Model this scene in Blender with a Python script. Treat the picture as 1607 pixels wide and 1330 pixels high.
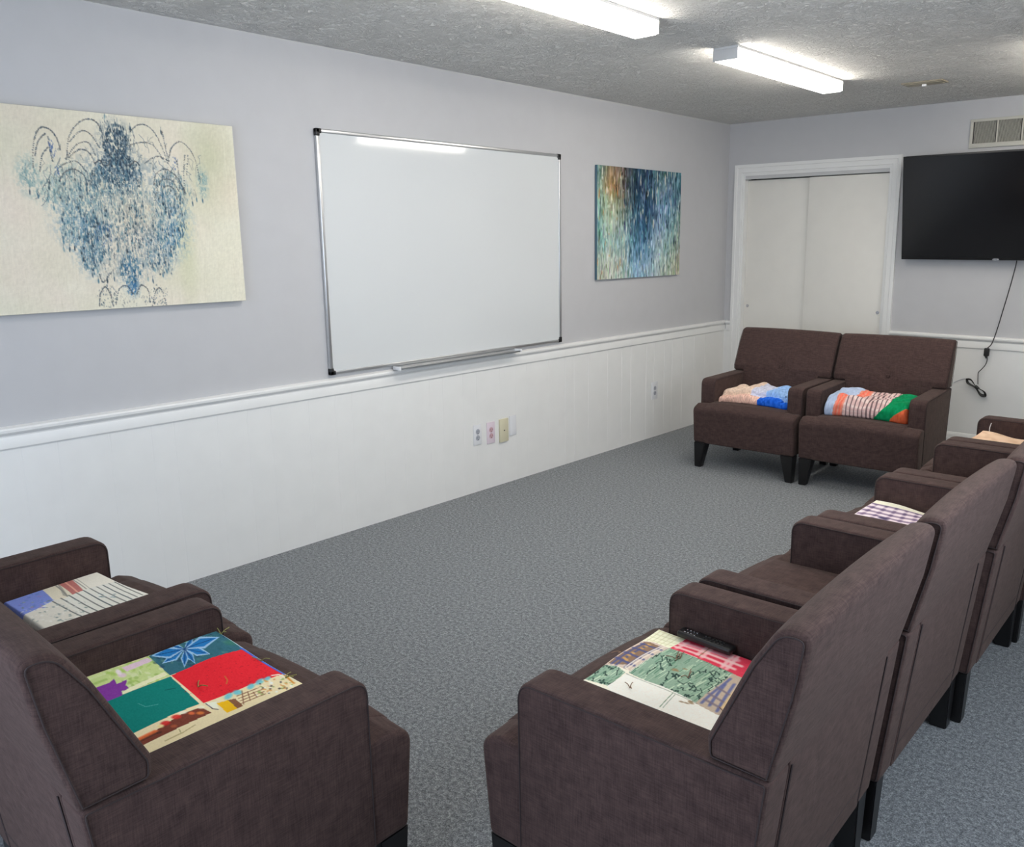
import bpy, bmesh, math, random
import numpy as np
from mathutils import Vector, Matrix
for _o in list(bpy.data.objects): bpy.data.objects.remove(_o)
sc = bpy.context.scene
COL = sc.collection
PI = math.pi
rnd = random.Random(7)

# ------------------------------------------------------------------ camera
CX, CY, F, PW = 882.07, 649.16, 1336.0, 1607.0
cam_d = bpy.data.cameras.new('camera'); cam = bpy.data.objects.new('camera', cam_d); COL.objects.link(cam)
cam_d.sensor_fit = 'HORIZONTAL'; cam_d.sensor_width = 36.0; cam_d.lens = F / PW * 36.0
cam_d.shift_x = (803.5 - CX) / PW; cam_d.shift_y = (CY - 665.0) / PW
cam_d.clip_start = 0.05; cam_d.clip_end = 60
R_ = Vector((0.761505, 0.648131, -0.0060097)); U_ = Vector((-0.125994, 0.157115, 0.97951)); F_ = Vector((-0.635795, 0.745145, -0.201305))
M = Matrix((R_, U_, -F_)).transposed().to_4x4(); M.translation = Vector((3.68875, -6.4712, 1.53066))
cam.matrix_world = M
sc.camera = cam
# ------------------------------------------------------------------ world, daylight, exposure
sc.view_settings.view_transform = 'Standard'; sc.view_settings.look = 'None'
sc.view_settings.exposure = 0.0; sc.view_settings.gamma = 1.0; sc.view_settings.use_curve_mapping = False
sc.cycles.use_denoising = True
sc.cycles.max_bounces = 10; sc.cycles.diffuse_bounces = 6; sc.cycles.glossy_bounces = 4
sc.cycles.sample_clamp_indirect = 6.0
W = bpy.data.worlds.new('daylight'); sc.world = W; W.use_nodes = True
W.node_tree.nodes['Background'].inputs[0].default_value = (0.62, 0.78, 1.0, 1)
W.node_tree.nodes['Background'].inputs[1].default_value = 1.2
FIX_POWER = 22.5
def area(name, loc, rot, sx, sy, power, col):
    l = bpy.data.lights.new(name, 'AREA'); l.shape = 'RECTANGLE'; l.size = sx; l.size_y = sy; l.energy = power; l.color = col
    o = bpy.data.objects.new(name, l); COL.objects.link(o); o.location = loc; o.rotation_euler = rot
    return o
# daylight coming in through the right-hand window and the patio window behind the viewer
area('daylight_window_right', (4.17, -4.35, 1.5), (0, PI/2, 0), 1.15, 1.9, 36, (0.80, 0.90, 1.0))
area('daylight_window_front', (2.3, -7.77, 1.15), (PI/2, 0, 0), 2.3, 1.9, 56, (0.74, 0.84, 1.0))

# ------------------------------------------------------------------ materials
def s2l(c):
    return tuple((x/12.92 if x <= .04045 else ((x+.055)/1.055)**2.4) for x in c)
def rgb(r, g, b): return s2l((r/255., g/255., b/255.)) + (1,)
class NT:
    def __init__(s, name):
        s.m = bpy.data.materials.new(name); s.m.use_nodes = True; s.t = s.m.node_tree
        s.b = s.t.nodes['Principled BSDF']
    def n(s, typ, **kw):
        x = s.t.nodes.new(typ)
        for k, v in kw.items():
            if hasattr(x, k): setattr(x, k, v)
            else: x.inputs[k.replace('_', ' ')].default_value = v
        return x
    def l(s, a, b): s.t.links.new(a, b)
    def coord(s, scale=(1,1,1)):
        tc = s.n('ShaderNodeTexCoord'); mp = s.n('ShaderNodeMapping'); mp.inputs['Scale'].default_value = scale
        s.l(tc.outputs['Object'], mp.inputs[0]); return mp.outputs[0]
    def noise(s, scale, vec=None, detail=3, rough=.5, dist=0):
        x = s.n('ShaderNodeTexNoise'); x.inputs['Scale'].default_value = scale; x.inputs['Detail'].default_value = detail
        x.inputs['Roughness'].default_value = rough; x.inputs['Distortion'].default_value = dist
        s.l(vec if vec is not None else s.coord(), x.inputs['Vector']); return x.outputs[0]
    def ramp(s, fac, stops):
        r = s.n('ShaderNodeValToRGB'); e = r.color_ramp.elements
        while len(e) < len(stops): e.new(.5)
        for k, (p, c) in enumerate(stops): e[k].position = p; e[k].color = c
        s.l(fac, r.inputs[0]); return r.outputs[0]
    def bump(s, h, strength, dist=.002):
        b = s.n('ShaderNodeBump'); b.inputs['Strength'].default_value = strength; b.inputs['Distance'].default_value = dist
        s.l(h, b.inputs['Height']); s.l(b.outputs[0], s.b.inputs['Normal']); return b
    def set(s, col=None, rough=.5, metal=0, spec=.5):
        if col is not None: s.b.inputs['Base Color'].default_value = col
        s.b.inputs['Roughness'].default_value = rough; s.b.inputs['Metallic'].default_value = metal
        s.b.inputs['Specular IOR Level'].default_value = spec; return s
def math_n(N, op, a, b=None):
    x = N.n('ShaderNodeMath'); x.operation = op
    for i, v in enumerate((a, b)):
        if v is None: continue
        if isinstance(v, (int, float)): x.inputs[i].default_value = v
        else: N.l(v, x.inputs[i])
    return x.outputs[0]
def plain(name, col, rough=.5, metal=0, spec=.5, nz=0, nscale=60):
    N = NT(name).set(col, rough, metal, spec)
    c2 = tuple(min(1, x*1.01) for x in col[:3]) + (1,); c1 = tuple(x*.985 for x in col[:3]) + (1,)
    N.l(N.ramp(N.noise(9, detail=2), [(.3, c1), (.7, c2)]), N.b.inputs['Base Color'])
    if nz: N.bump(N.noise(nscale, detail=4), nz, .001)
    return N.m
def fabric(name, c1, c2, sheen=.35):
    N = NT(name).set(None, .92, 0, .15)
    a = N.noise(1, N.coord((30, 30, 420)), 2); b = N.noise(1, N.coord((420, 30, 30)), 2); c = N.noise(1, N.coord((30, 420, 30)), 2)
    s = math_n(N, 'ADD', math_n(N, 'ADD', a, b), c); s = math_n(N, 'MULTIPLY', s, .3333)
    f = N.noise(900, detail=2); s2 = math_n(N, 'ADD', math_n(N, 'MULTIPLY', s, .8), math_n(N, 'MULTIPLY', f, .2))
    N.l(N.ramp(s2, [(.36, c1), (.66, c2)]), N.b.inputs['Base Color'])
    N.b.inputs['Sheen Weight'].default_value = sheen; N.b.inputs['Sheen Roughness'].default_value = .45
    N.b.inputs['Sheen Tint'].default_value = (1, .86, .74, 1)
    N.bump(s2, .5, .0025); return N.m
MT = {}
MT['wall'] = plain('grey_wall_paint', rgb(194, 194, 196), .75, nz=.15, nscale=220)
MT['white'] = plain('white_trim_paint', rgb(236, 236, 234), .38, nz=.08)
MT['panel'] = plain('white_panel_paint', rgb(238, 238, 236), .36, nz=.08, nscale=90)
MT['door'] = plain('off_white_door_paint', rgb(234, 231, 224), .5)
def carpet():
    N = NT('grey_carpet_loops').set(None, 1.0, 0, .08)
    n1 = N.noise(230, detail=4, rough=.75); n2 = N.noise(4, detail=3); n3 = N.noise(75, detail=3, rough=.7)
    s = math_n(N, 'ADD', math_n(N, 'MULTIPLY', n1, .62), math_n(N, 'MULTIPLY', n3, .38))
    N.l(N.ramp(s, [(.38, rgb(70, 74, 78)), (.5, rgb(126, 130, 134)), (.63, rgb(192, 196, 199))]), N.b.inputs['Base Color'])
    N.bump(s, .9, .008); N.b.inputs['Sheen Weight'].default_value = .15
    return N.m
MT['carpet'] = carpet()
def ceiling():
    N = NT('stomp_textured_ceiling').set(rgb(250, 248, 243), .9, 0, .2)
    v = N.coord((1, 1, 1)); n1 = N.noise(21, v, 5, .68, 2.2); n2 = N.noise(7, v, 3, .5, .6)
    r = N.ramp(n1, [(.42, (0, 0, 0, 1)), (.62, (1, 1, 1, 1))]); m = math_n(N, 'MULTIPLY', r, math_n(N, 'ADD', n2, .25))
    N.bump(m, .85, .018); return N.m
MT['ceiling'] = ceiling()
MT['fabric'] = fabric('brown_woven_upholstery', (0.035, 0.021, 0.0205, 1), (0.097, 0.061, 0.055, 1), .08)
MT['piping'] = plain('dark_brown_piping', (0.034, 0.022, 0.022, 1), .85)
MT['legblack'] = plain('black_stained_wood', (0.006, 0.0055, 0.006, 1), .35, nz=.1)
MT['black'] = plain('black_plastic', (0.010, 0.010, 0.011, 1), .4)
MT['cordblack'] = plain('black_rubber_cord', (0.012, 0.012, 0.012, 1), .55)
MT['screen'] = NT('television_glass').set((0.006, 0.006, 0.007, 1), .13, 0, .5).m
MT['chrome'] = NT('brushed_chrome').set((0.7, 0.7, 0.72, 1), .25, 1).m
MT['alu'] = plain('brushed_aluminium', (0.62, 0.63, 0.64, 1), .32, .85)
MT['board'] = NT('glossy_white_enamel').set(rgb(216, 219, 220), .07, 0, .5).m
MT['housing'] = plain('white_fixture_metal', rgb(200, 200, 200), .5)
MT['plate'] = plain('white_outlet_plastic', rgb(232, 233, 236), .35)
MT['outgrey'] = plain('grey_outlet_face', rgb(176, 180, 190), .4)
MT['pinkplate'] = plain('pinkish_outlet_plate', rgb(226, 212, 222), .35)
MT['pinkface'] = plain('faded_red_outlet_face', rgb(205, 168, 176), .4)
MT['ivory'] = plain('ivory_plate_plastic', rgb(214, 208, 180), .4)
MT['slot'] = plain('dark_slot', (0.03, 0.03, 0.035, 1), .7)
MT['ventmetal'] = plain('cream_vent_metal', rgb(196, 194, 184), .45)
MT['ventdark'] = plain('vent_shadow_void', (0.05, 0.05, 0.048, 1), .8)
MT['ventbeige'] = plain('beige_vent_metal', rgb(150, 142, 124), .5)
MT['canvas'] = plain('canvas_edge_cloth', rgb(196, 190, 170), .85)
MT['canvasblue'] = plain('painted_canvas_edge', rgb(80, 110, 125), .8)
MT['glasspane'] = None
def emit():
    N = NT('glowing_acrylic_diffuser'); N.set(rgb(255, 255, 255), .4)
    N.b.inputs['Emission Color'].default_value = (1.0, 0.94, 0.85, 1); N.b.inputs['Emission Strength'].default_value = FIX_POWER
    return N.m
MT['diffuser'] = emit()
def pane():
    N = NT('clear_window_pane'); t = N.n('ShaderNodeBsdfTransparent'); g = N.n('ShaderNodeBsdfGlossy'); g.inputs['Roughness'].default_value = .02
    fr = N.n('ShaderNodeFresnel'); fr.inputs[0].default_value = 1.45; mx = N.n('ShaderNodeMixShader')
    N.l(fr.outputs[0], mx.inputs[0]); N.l(t.outputs[0], mx.inputs[1]); N.l(g.outputs[0], mx.inputs[2])
    N.l(mx.outputs[0], N.t.nodes['Material Output'].inputs['Surface']); return N.m
MT['glasspane'] = pane()
def painted(name, rough=.85, bump=.3, bscale=500, spec=.2):
    N = NT(name).set(None, rough, 0, spec); a = N.n('ShaderNodeAttribute'); a.attribute_name = 'Col'
    N.l(a.outputs['Color'], N.b.inputs['Base Color']); N.bump(N.noise(bscale, detail=3), bump, .001); return N.m
MT['oil'] = painted('painted_canvas', .65, .35, 240)
MT['cotton'] = painted('printed_quilt_cotton', .95, .5, 700)
MT['yarn'] = plain('olive_yarn', rgb(150, 150, 90), .9)
MT['yarnbrown'] = plain('brown_yarn', rgb(140, 112, 92), .9)

# ------------------------------------------------------------------ mesh helpers
def obj(name, me_or_bm, mat, parent=None, sharp=40):
    if isinstance(me_or_bm, bmesh.types.BMesh):
        me = bpy.data.meshes.new(name); me_or_bm.normal_update(); me_or_bm.to_mesh(me); me_or_bm.free()
    else: me = me_or_bm
    if not me.materials: me.materials.append(mat)
    if sharp is not None:
        me.shade_smooth(); me.set_sharp_from_angle(angle=math.radians(sharp))
    o = bpy.data.objects.new(name, me); COL.objects.link(o)
    if parent is not None: o.parent = parent
    return o
def thing(name, label, cat, loc=(0,0,0), rz=0, group=None, kind=None):
    o = bpy.data.objects.new(name, None); COL.objects.link(o); o.empty_display_size = .1
    o.location = loc; o.rotation_euler = (0, 0, rz); tag(o, label, cat, group, kind); return o
def tag(o, label, cat, group=None, kind=None):
    o['label'] = label; o['category'] = cat
    if group: o['group'] = group
    if kind: o['kind'] = kind
    return o
def struct(name, bm, mat, parent=None, sharp=40):
    o = obj(name, bm, mat, parent, sharp)
    if parent is None: o['kind'] = 'structure'
    return o
def box(bm, x0, x1, y0, y1, z0, z1, bev=0, seg=2):
    r = bmesh.ops.create_cube(bm, size=1)
    for v in r['verts']:
        v.co = Vector((x0 + (v.co.x+.5)*(x1-x0), y0 + (v.co.y+.5)*(y1-y0), z0 + (v.co.z+.5)*(z1-z0)))
    if bev:
        es = list({e for v in r['verts'] for e in v.link_edges})
        bmesh.ops.bevel(bm, geom=es, offset=bev, segments=seg, affect='EDGES', profile=.5)
    return bm
def B(*a, **k): return box(bmesh.new(), *a, **k)
def frustum(bm, top, bot, zt, zb, bev=.003):
    vs = [bm.verts.new((x, y, zb)) for x, y in bot] + [bm.verts.new((x, y, zt)) for x, y in top]
    n = 4; fs = [bm.faces.new(vs[:4][::-1]), bm.faces.new(vs[4:])]
    for i in range(4): j = (i+1) % 4; fs.append(bm.faces.new((vs[i], vs[j], vs[4+j], vs[4+i])))
    if bev: bmesh.ops.bevel(bm, geom=list({e for v in vs for e in v.link_edges}), offset=bev, segments=2, affect='EDGES')
    bmesh.ops.recalc_face_normals(bm, faces=bm.faces[:])
    return bm
def round_poly(pts, radii, seg=5):
    out = []; n = len(pts)
    for i in range(n):
        p = Vector(pts[i]); a = Vector(pts[i-1]); b = Vector(pts[(i+1) % n]); r = radii[i]
        if r <= 0: out.append(tuple(p)); continue
        d1 = (a-p).normalized(); d2 = (b-p).normalized(); ang = d1.angle(d2); t = r/math.tan(ang/2)
        t = min(t, (a-p).length*.49, (b-p).length*.49); p1 = p+d1*t; p2 = p+d2*t
        for k in range(seg+1):
            s = k/seg; out.append(tuple(p1*(1-s)**2 + p*2*s*(1-s) + p2*s*s))
    return out
def resample(pts, step):
    out = []
    n = len(pts)
    for i in range(n):
        a = Vector(pts[i]); b = Vector(pts[(i+1) % n]); k = max(1, int((b-a).length/step))
        for j in range(k): out.append(tuple(a + (b-a)*j/k))
    return out
def inset(pts, d):
    n = len(pts); out = []
    A = sum(pts[i][0]*pts[(i+1) % n][1]-pts[(i+1) % n][0]*pts[i][1] for i in range(n))
    sg = 1 if A > 0 else -1
    for i in range(n):
        a = Vector(pts[i-1]); p = Vector(pts[i]); b = Vector(pts[(i+1) % n])
        t = ((p-a).normalized() + (b-p).normalized())
        if t.length < 1e-6: t = b-a
        t.normalize(); nrm = Vector((-t.y, t.x))*sg; out.append(tuple(p + nrm*d))
    return out
def loft(bm, prof, x0, x1, r=.01, nx=1, seg=4, fn=None, axis='x'):
    """extrude a (y,z) outline along x with softly rounded ends; fn(x,y,z)->(x,y,z) shapes it"""
    rings = []
    for k in range(seg+1):
        a = k/seg*PI/2; rings.append((x0 + r*(1-math.sin(a)), r*(1-math.sin(PI/2-a+0)) if False else r*(1-math.sin(a))*0 + r*(1-math.cos(PI/2-a))))
    rings = [(x0 + r*(1-math.cos(k/seg*PI/2)), r*(1-math.sin(k/seg*PI/2))) for k in range(seg+1)]
    mid = [(x0+r + (x1-x0-2*r)*j/nx, 0) for j in range(1, nx)]
    tail = [(x1 - r*(1-math.cos(k/seg*PI/2)), r*(1-math.sin(k/seg*PI/2))) for k in range(seg, -1, -1)]
    allr = rings + mid + tail; prev = None; first = None
    for x, ins in allr:
        pp = inset(prof, ins) if ins > 1e-7 else prof; vs = []
        for y, z in pp:
            c = (x, y, z)
            if fn: c = fn(*c)
            vs.append(bm.verts.new(c))
        if prev:
            m = len(vs)
            for i in range(m): bm.faces.new((prev[i], prev[(i+1) % m], vs[(i+1) % m], vs[i]))
        else: first = vs
        prev = vs
    bm.faces.new(first[::-1]); bm.faces.new(prev)
    bmesh.ops.recalc_face_normals(bm, faces=bm.faces[:])
    return bm
def tube(bm, pts, r, n=6, closed=False):
    pts = [Vector(p) for p in pts]; m = len(pts); rings = []
    up = None
    for i in range(m):
        a = pts[i-1] if (i > 0 or closed) else pts[i]; b = pts[(i+1) % m] if (i < m-1 or closed) else pts[i]
        t = (b-a).normalized()
        if up is None:
            up = Vector((0, 0, 1)) if abs(t.z) < .9 else Vector((1, 0, 0))
        s = t.cross(up).normalized(); up = s.cross(t).normalized()
        rings.append([bm.verts.new(pts[i] + (s*math.cos(2*PI*k/n) + up*math.sin(2*PI*k/n))*r) for k in range(n)])
    for i in range(m if closed else m-1):
        A = rings[i]; Bq = rings[(i+1) % m]
        for k in range(n): bm.faces.new((A[k], A[(k+1) % n], Bq[(k+1) % n], Bq[k]))
    if not closed: bm.faces.new(rings[0]); bm.faces.new(rings[-1][::-1])
    bmesh.ops.recalc_face_normals(bm, faces=bm.faces[:])
    return bm
def spline(pts, k=6):
    P = [Vector(p) for p in pts]; out = []
    for i in range(len(P)-1):
        p0 = P[max(0, i-1)]; p1 = P[i]; p2 = P[i+1]; p3 = P[min(len(P)-1, i+2)]
        for j in range(k):
            t = j/k
            out.append(.5*((2*p1) + (-p0+p2)*t + (2*p0-5*p1+4*p2-p3)*t*t + (-p0+3*p1-3*p2+p3)*t**3))
    out.append(P[-1]); return out
def cyl(bm, c, axis, r, h, n=20):
    """disc/cylinder centred at c, axis 'x','y','z'"""
    ret = bmesh.ops.create_cone(bm, cap_ends=True, segments=n, radius1=r, radius2=r, depth=h)
    rot = {'x': Matrix.Rotation(PI/2, 3, 'Y'), 'y': Matrix.Rotation(PI/2, 3, 'X'), 'z': Matrix.Identity(3)}[axis]
    for v in ret['verts']: v.co = rot @ v.co + Vector(c)
    return bm

# ------------------------------------------------------------------ room shell
RW, RD, H = 4.2, 7.8, 2.44
struct('floor', B(-.1, RW+.1, -RD-.1, .5, -.1, 0), MT['carpet'], sharp=None)
struct('ceiling', B(-.1, RW+.1, -RD-.1, .5, H, H+.1), MT['ceiling'], sharp=None)
struct('wall_left', B(-.1, 0, -RD-.1, .5, 0, H), MT['wall'], sharp=None)
bm = bmesh.new(); DX0, DX1, DZ = .145, 1.345, 2.035
box(bm, 0, DX0, 0, .1, 0, H); box(bm, DX0, DX1, 0, .1, DZ, H); box(bm, DX1, RW, 0, .1, 0, H)
struct('wall_back', bm, MT['wall'], sharp=None)
# closet box behind the sliding doors, widened to block a sky light leak
bm = bmesh.new(); box(bm, 0, RW+.1, .49, .5, 0, H); box(bm, RW, RW+.1, .1, .5, 0, H)
struct('wall_closet', bm, MT['wall'], sharp=None)
bm = bmesh.new(); wy0, wy1, wz0, wz1 = -5.35, -3.35, .9, 2.1
box(bm, RW, RW+.1, -RD-.1, wy0, 0, H); box(bm, RW, RW+.1, wy1, .1, 0, H); box(bm, RW, RW+.1, wy0, wy1, 0, wz0); box(bm, RW, RW+.1, wy0, wy1, wz1, H)
struct('wall_right', bm, MT['wall'], sharp=None)
bm = bmesh.new(); fx0, fx1, fz0, fz1 = 1.1, 3.5, .15, 2.1
box(bm, 0, fx0, -RD-.1, -RD, 0, H); box(bm, fx1, RW, -RD-.1, -RD, 0, H); box(bm, fx0, fx1, -RD-.1, -RD, 0, fz0); box(bm, fx0, fx1, -RD-.1, -RD, fz1, H)
struct('wall_front', bm, MT['wall'], sharp=None)
def window(n, axis, c, a0, a1, z0, z1):
    bm = bmesh.new(); t = .05
    def bb(p0, p1, q0, q1):
        if axis == 'x': box(bm, c+.02, c+.07, p0, p1, q0, q1, .004)
        else: box(bm, p0, p1, c-.07, c-.02, q0, q1, .004)
    bb(a0, a1, z0, z0+t); bb(a0, a1, z1-t, z1); bb(a0, a0+t, z0+t, z1-t); bb(a1-t, a1, z0+t, z1-t); m = (a0+a1)/2; bb(m-t/2, m+t/2, z0+t, z1-t)
    w = struct('window_%d' % n, bm, MT['white'])
    g = bmesh.new()
    if axis == 'x': box(g, c+.042, c+.048, a0+t, a1-t, z0+t, z1-t)
    else: box(g, a0+t, a1-t, c-.048, c-.042, z0+t, z1-t)
    obj('pane', g, MT['glasspane'], w, None)
window(1, 'x', RW, wy0, wy1, wz0, wz1); window(2, 'y', -RD, fx0, fx1, fz0, fz1)

# wainscot boards on the left wall: one sheet with V grooves
def wainscot():
    gr = [-.31, -.48, -.657, -.808, -.919, -1.06, -1.164, -1.364, -1.477, -1.647, -1.871, -2.027, -2.124]
    y = -2.124
    for s in (.17, .21, .1, .15, .2, .11, .16, .1, .19, .14, .2, .1, .16, .21, .12, .15, .2, .1, .17, .2, .13, .15, .2, .1, .18, .15, .2, .12, .16, .2, .1, .15, .19, .13, .18, .2):
        y -= s
        if y > -RD: gr.append(y)
    T = .006; prof = [(0.0, T)]
    for g in sorted(-v for v in gr):
        d = .002 if g < 2.2 else .0007      # cut shallower further along: fading in frontal light and blur put into the shape
        prof += [(g-.0045, T), (g-.001, T-d), (g+.001, T-d), (g+.0045, T)]
    prof.append((RD, T)); bm = bmesh.new(); rows = []
    for z in (0, .765):
        rows.append([bm.verts.new((t, -yy, z)) for yy, t in prof])
    for i in range(len(prof)-1): bm.faces.new((rows[0][i], rows[0][i+1], rows[1][i+1], rows[1][i]))
    bk = [bm.verts.new((0, 0, 0)), bm.verts.new((0, -RD, 0)), bm.verts.new((0, -RD, .765)), bm.verts.new((0, 0, .765))]
    bm.faces.new(bk); bm.faces.new((rows[0][0], rows[1][0], bk[3], bk[0])); bm.faces.new((rows[0][-1], bk[1], bk[2], rows[1][-1]))
    bmesh.ops.recalc_face_normals(bm, faces=bm.faces[:])
    return bm
struct('trim_1', wainscot(), MT['panel'], sharp=None)
bm = bmesh.new(); box(bm, 0.004, .069, -.006, 0, 0, .765); box(bm, 1.417, RW, -.006, 0, 0, .765)
struct('trim_2', bm, MT['panel'], sharp=None)
# chair rail moulding, profile (depth, z)
RAIL = [(0, .748), (.010, .748), (.014, .754), (.014, .792), (.012, .797), (.013, .803), (.020, .809), (.026, .816), (.027, .826), (.024, .832), (.010, .836), (0, .838)]
def sweep(prof, a, b, out):
    """prof (d,z) between points a,b with outward dir"""
    bm = bmesh.new(); a = Vector(a); b = Vector(b); out = Vector(out); r = []
    for p in (a, b): r.append([bm.verts.new(p + out*d + Vector((0, 0, z))) for d, z in prof])
    n = len(prof)
    for i in range(n): bm.faces.new((r[0][i], r[0][(i+1) % n], r[1][(i+1) % n], r[1][i]))
    bm.faces.new(r[0]); bm.faces.new(r[1][::-1]); bmesh.ops.recalc_face_normals(bm, faces=bm.faces[:]); return bm
struct('trim_3', sweep(RAIL, (0, -RD, 0), (0, -.0005, 0), (1, 0, 0)), MT['white'], sharp=25)
struct('trim_4', sweep(RAIL, (1.4175, 0, 0), (RW, 0, 0), (0, -1, 0)), MT['white'], sharp=25)
struct('trim_5', sweep(RAIL, (.028, 0, 0), (.069, 0, 0), (0, -1, 0)), MT['white'], sharp=25)
BASE = [(0, 0), (.016, 0), (.016, .085), (.013, .09), (.013, .105), (.009, .118), (.004, .128), (0, .13)]
struct('baseboard_back', sweep([(d+.006, z) for d, z in BASE], (1.4175, 0, 0), (RW, 0, 0), (0, -1, 0)), MT['white'], sharp=25)
# door casing with stepped profile
def casing():
    bm = bmesh.new(); w = .0755
    steps = [(0, .008), (.012, .016), (.05, .019), (.062, .022), (w, .022)]   # from opening edge outward, thickness
    ox0, ox1, oz = DX0, DX1, DZ
    def path(off): return [(ox0-off, 0), (ox0-off, oz+off), (ox1+off, oz+off), (ox1+off, 0)]
    pts = [(-.0, 0.0)] + [(o, t) for o, t in steps] + [(w, 0.0)]
    pts = [(0, 0)] + [(0, .008), (.010, .010), (.014, .017), (.048, .018), (.052, .023), (w, .023), (w, 0)]
    cols = []
    for o, t in pts: cols.append([bm.verts.new((x, -t, z)) for x, z in path(o)])
    for i in range(len(cols)-1):
        for k in range(3): bm.faces.new((cols[i][k], cols[i][k+1], cols[i+1][k+1], cols[i+1][k]))
    for k in (0, 3): bm.faces.new([c[k] for c in cols])
    bmesh.ops.recalc_face_normals(bm, faces=bm.faces[:]); return bm
struct('trim_6', casing(), MT['white'], sharp=20)
bm = bmesh.new(); box(bm, DX0, DX0+.012, .0, .1, 0, DZ); box(bm, DX1-.012, DX1, 0, .1, 0, DZ); box(bm, DX0+.012, DX1-.012, 0, .1, DZ-.012, DZ)
struct('trim_7', bm, MT['white'], sharp=None)
def sliding(n, x0, x1, y0, pull):
    d = struct('door_%d' % n, B(x0, x1, y0, y0+.03, .012, DZ-.046, .002), MT['door'])
    bm = bmesh.new(); cyl(bm, (pull, y0-.0005, .965), 'y', .013, .004, 24); obj('finger_pull', bm, MT['chrome'], d)
sliding(1, DX0+.013, .745, .052, .19); sliding(2, .705, DX1-.014, .018, 1.306)
obj('door_track', B(DX0+.012, DX1-.012, .002, .012, DZ-.040, DZ-.012), MT['housing'], bpy.data.objects['trim_7'], None)

# ------------------------------------------------------------------ fluorescent fixtures
def fixture(label, x0, x1, y0, y1, group='ceiling wraparound lights'):
    t = thing('ceiling_light', label, 'ceiling light', ((x0+x1)/2, (y0+y1)/2, H), group=None)
    w = (x1-x0)/2; L = (y1-y0)/2
    obj('housing', B(-w, w, -L, L, -.012, 0, .002), MT['housing'], t)
    prof = round_poly([(-w+.002, -.012), (-w+.003, -.055), (-w+.014, -.066), (w-.014, -.066), (w-.003, -.055), (w-.002, -.012)], [0, .008, .006, .006, .008, 0])
    bm = bmesh.new()
    r = [[bm.verts.new((x, y, z)) for x, z in prof] for y in (-L+.004, L-.004)]
    for i in range(len(prof)): j = (i+1) % len(prof); bm.faces.new((r[0][i], r[0][j], r[1][j], r[1][i]))
    bm.faces.new(r[0]); bm.faces.new(r[1][::-1]); bmesh.ops.recalc_face_normals(bm, faces=bm.faces[:])
    obj('diffuser', bm, MT['diffuser'], t)
    for s in (-1, 1):
        y = s*L; obj('end_cap', B(-w, w, min(y, y-s*.004), max(y, y-s*.004), -.064, -.012, .001), MT['housing'], t)
    return t
fixture('long white wraparound ceiling light cut off by top edge, nearer the viewer', 1.373, 1.51, -4.53, -3.27)
fixture('long white wraparound ceiling light wholly in view, nearer the closet wall', 1.373, 1.51, -2.6, -1.34)
fixture('wraparound ceiling light by the television side, mirrored in the whiteboard', 2.69, 2.83, -1.72, -.46)
fixture('wraparound ceiling light above the right row of armchairs', 2.69, 2.83, -4.53, -3.27)

# ceiling register
t = thing('ceiling_vent', 'small beige air register on the textured ceiling beyond the light', 'vent', (1.84, -.92, H))
bm = bmesh.new(); box(bm, -.12, .12, -.06, -.045, -.008, 0, .002); box(bm, -.12, .12, .045, .06, -.008, 0, .002); box(bm, -.12, -.105, -.045, .045, -.008, 0, .002); box(bm, .105, .12, -.045, .045, -.008, 0, .002)
obj('frame', bm, MT['ventbeige'], t)
bm = bmesh.new()
for k in range(5): box(bm, -.105, .105, -.04+.018*k, -.03+.018*k, -.012, -.002)
obj('louvers', bm, MT['ventbeige'], t); obj('damper_lever', B(-.012, .012, -.012, .004, -.024, -.006, .003), MT['plate'], t)

# wall return-air grille
t = thing('wall_vent', 'wide cream return-air grille on the wall just above the television', 'vent', (2.27, 0, 2.215))
w, h = .405, .095
bm = bmesh.new(); box(bm, -w, w, -.012, 0, h-.018, h, .002); box(bm, -w, w, -.012, 0, -h, -h+.03, .002); box(bm, -w, -w+.02, -.012, 0, -h+.03, h-.018, .002); box(bm, w-.02, w, -.012, 0, -h+.03, h-.018, .002)
for k in range(1, 5): xx = -w+.02 + (2*w-.04)*k/5; box(bm, xx-.005, xx+.005, -.012, 0, -h+.03, h-.018)
obj('frame', bm, MT['ventmetal'], t)
bm = bmesh.new()
for k in range(5):
    a = -w+.02 + (2*w-.04)*k/5 + .006; b = -w+.02 + (2*w-.04)*(k+1)/5 - .006; x = a+.003
    while x < b-.004: box(bm, x, x+.0022, -.010, -.003, -h+.03, h-.018); x += .0068
obj('fins', bm, MT['ventmetal'], t, None)
obj('backing', B(-w+.02, w-.02, -.002, -.0005, -h+.03, h-.018), MT['ventdark'], t, None)

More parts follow.
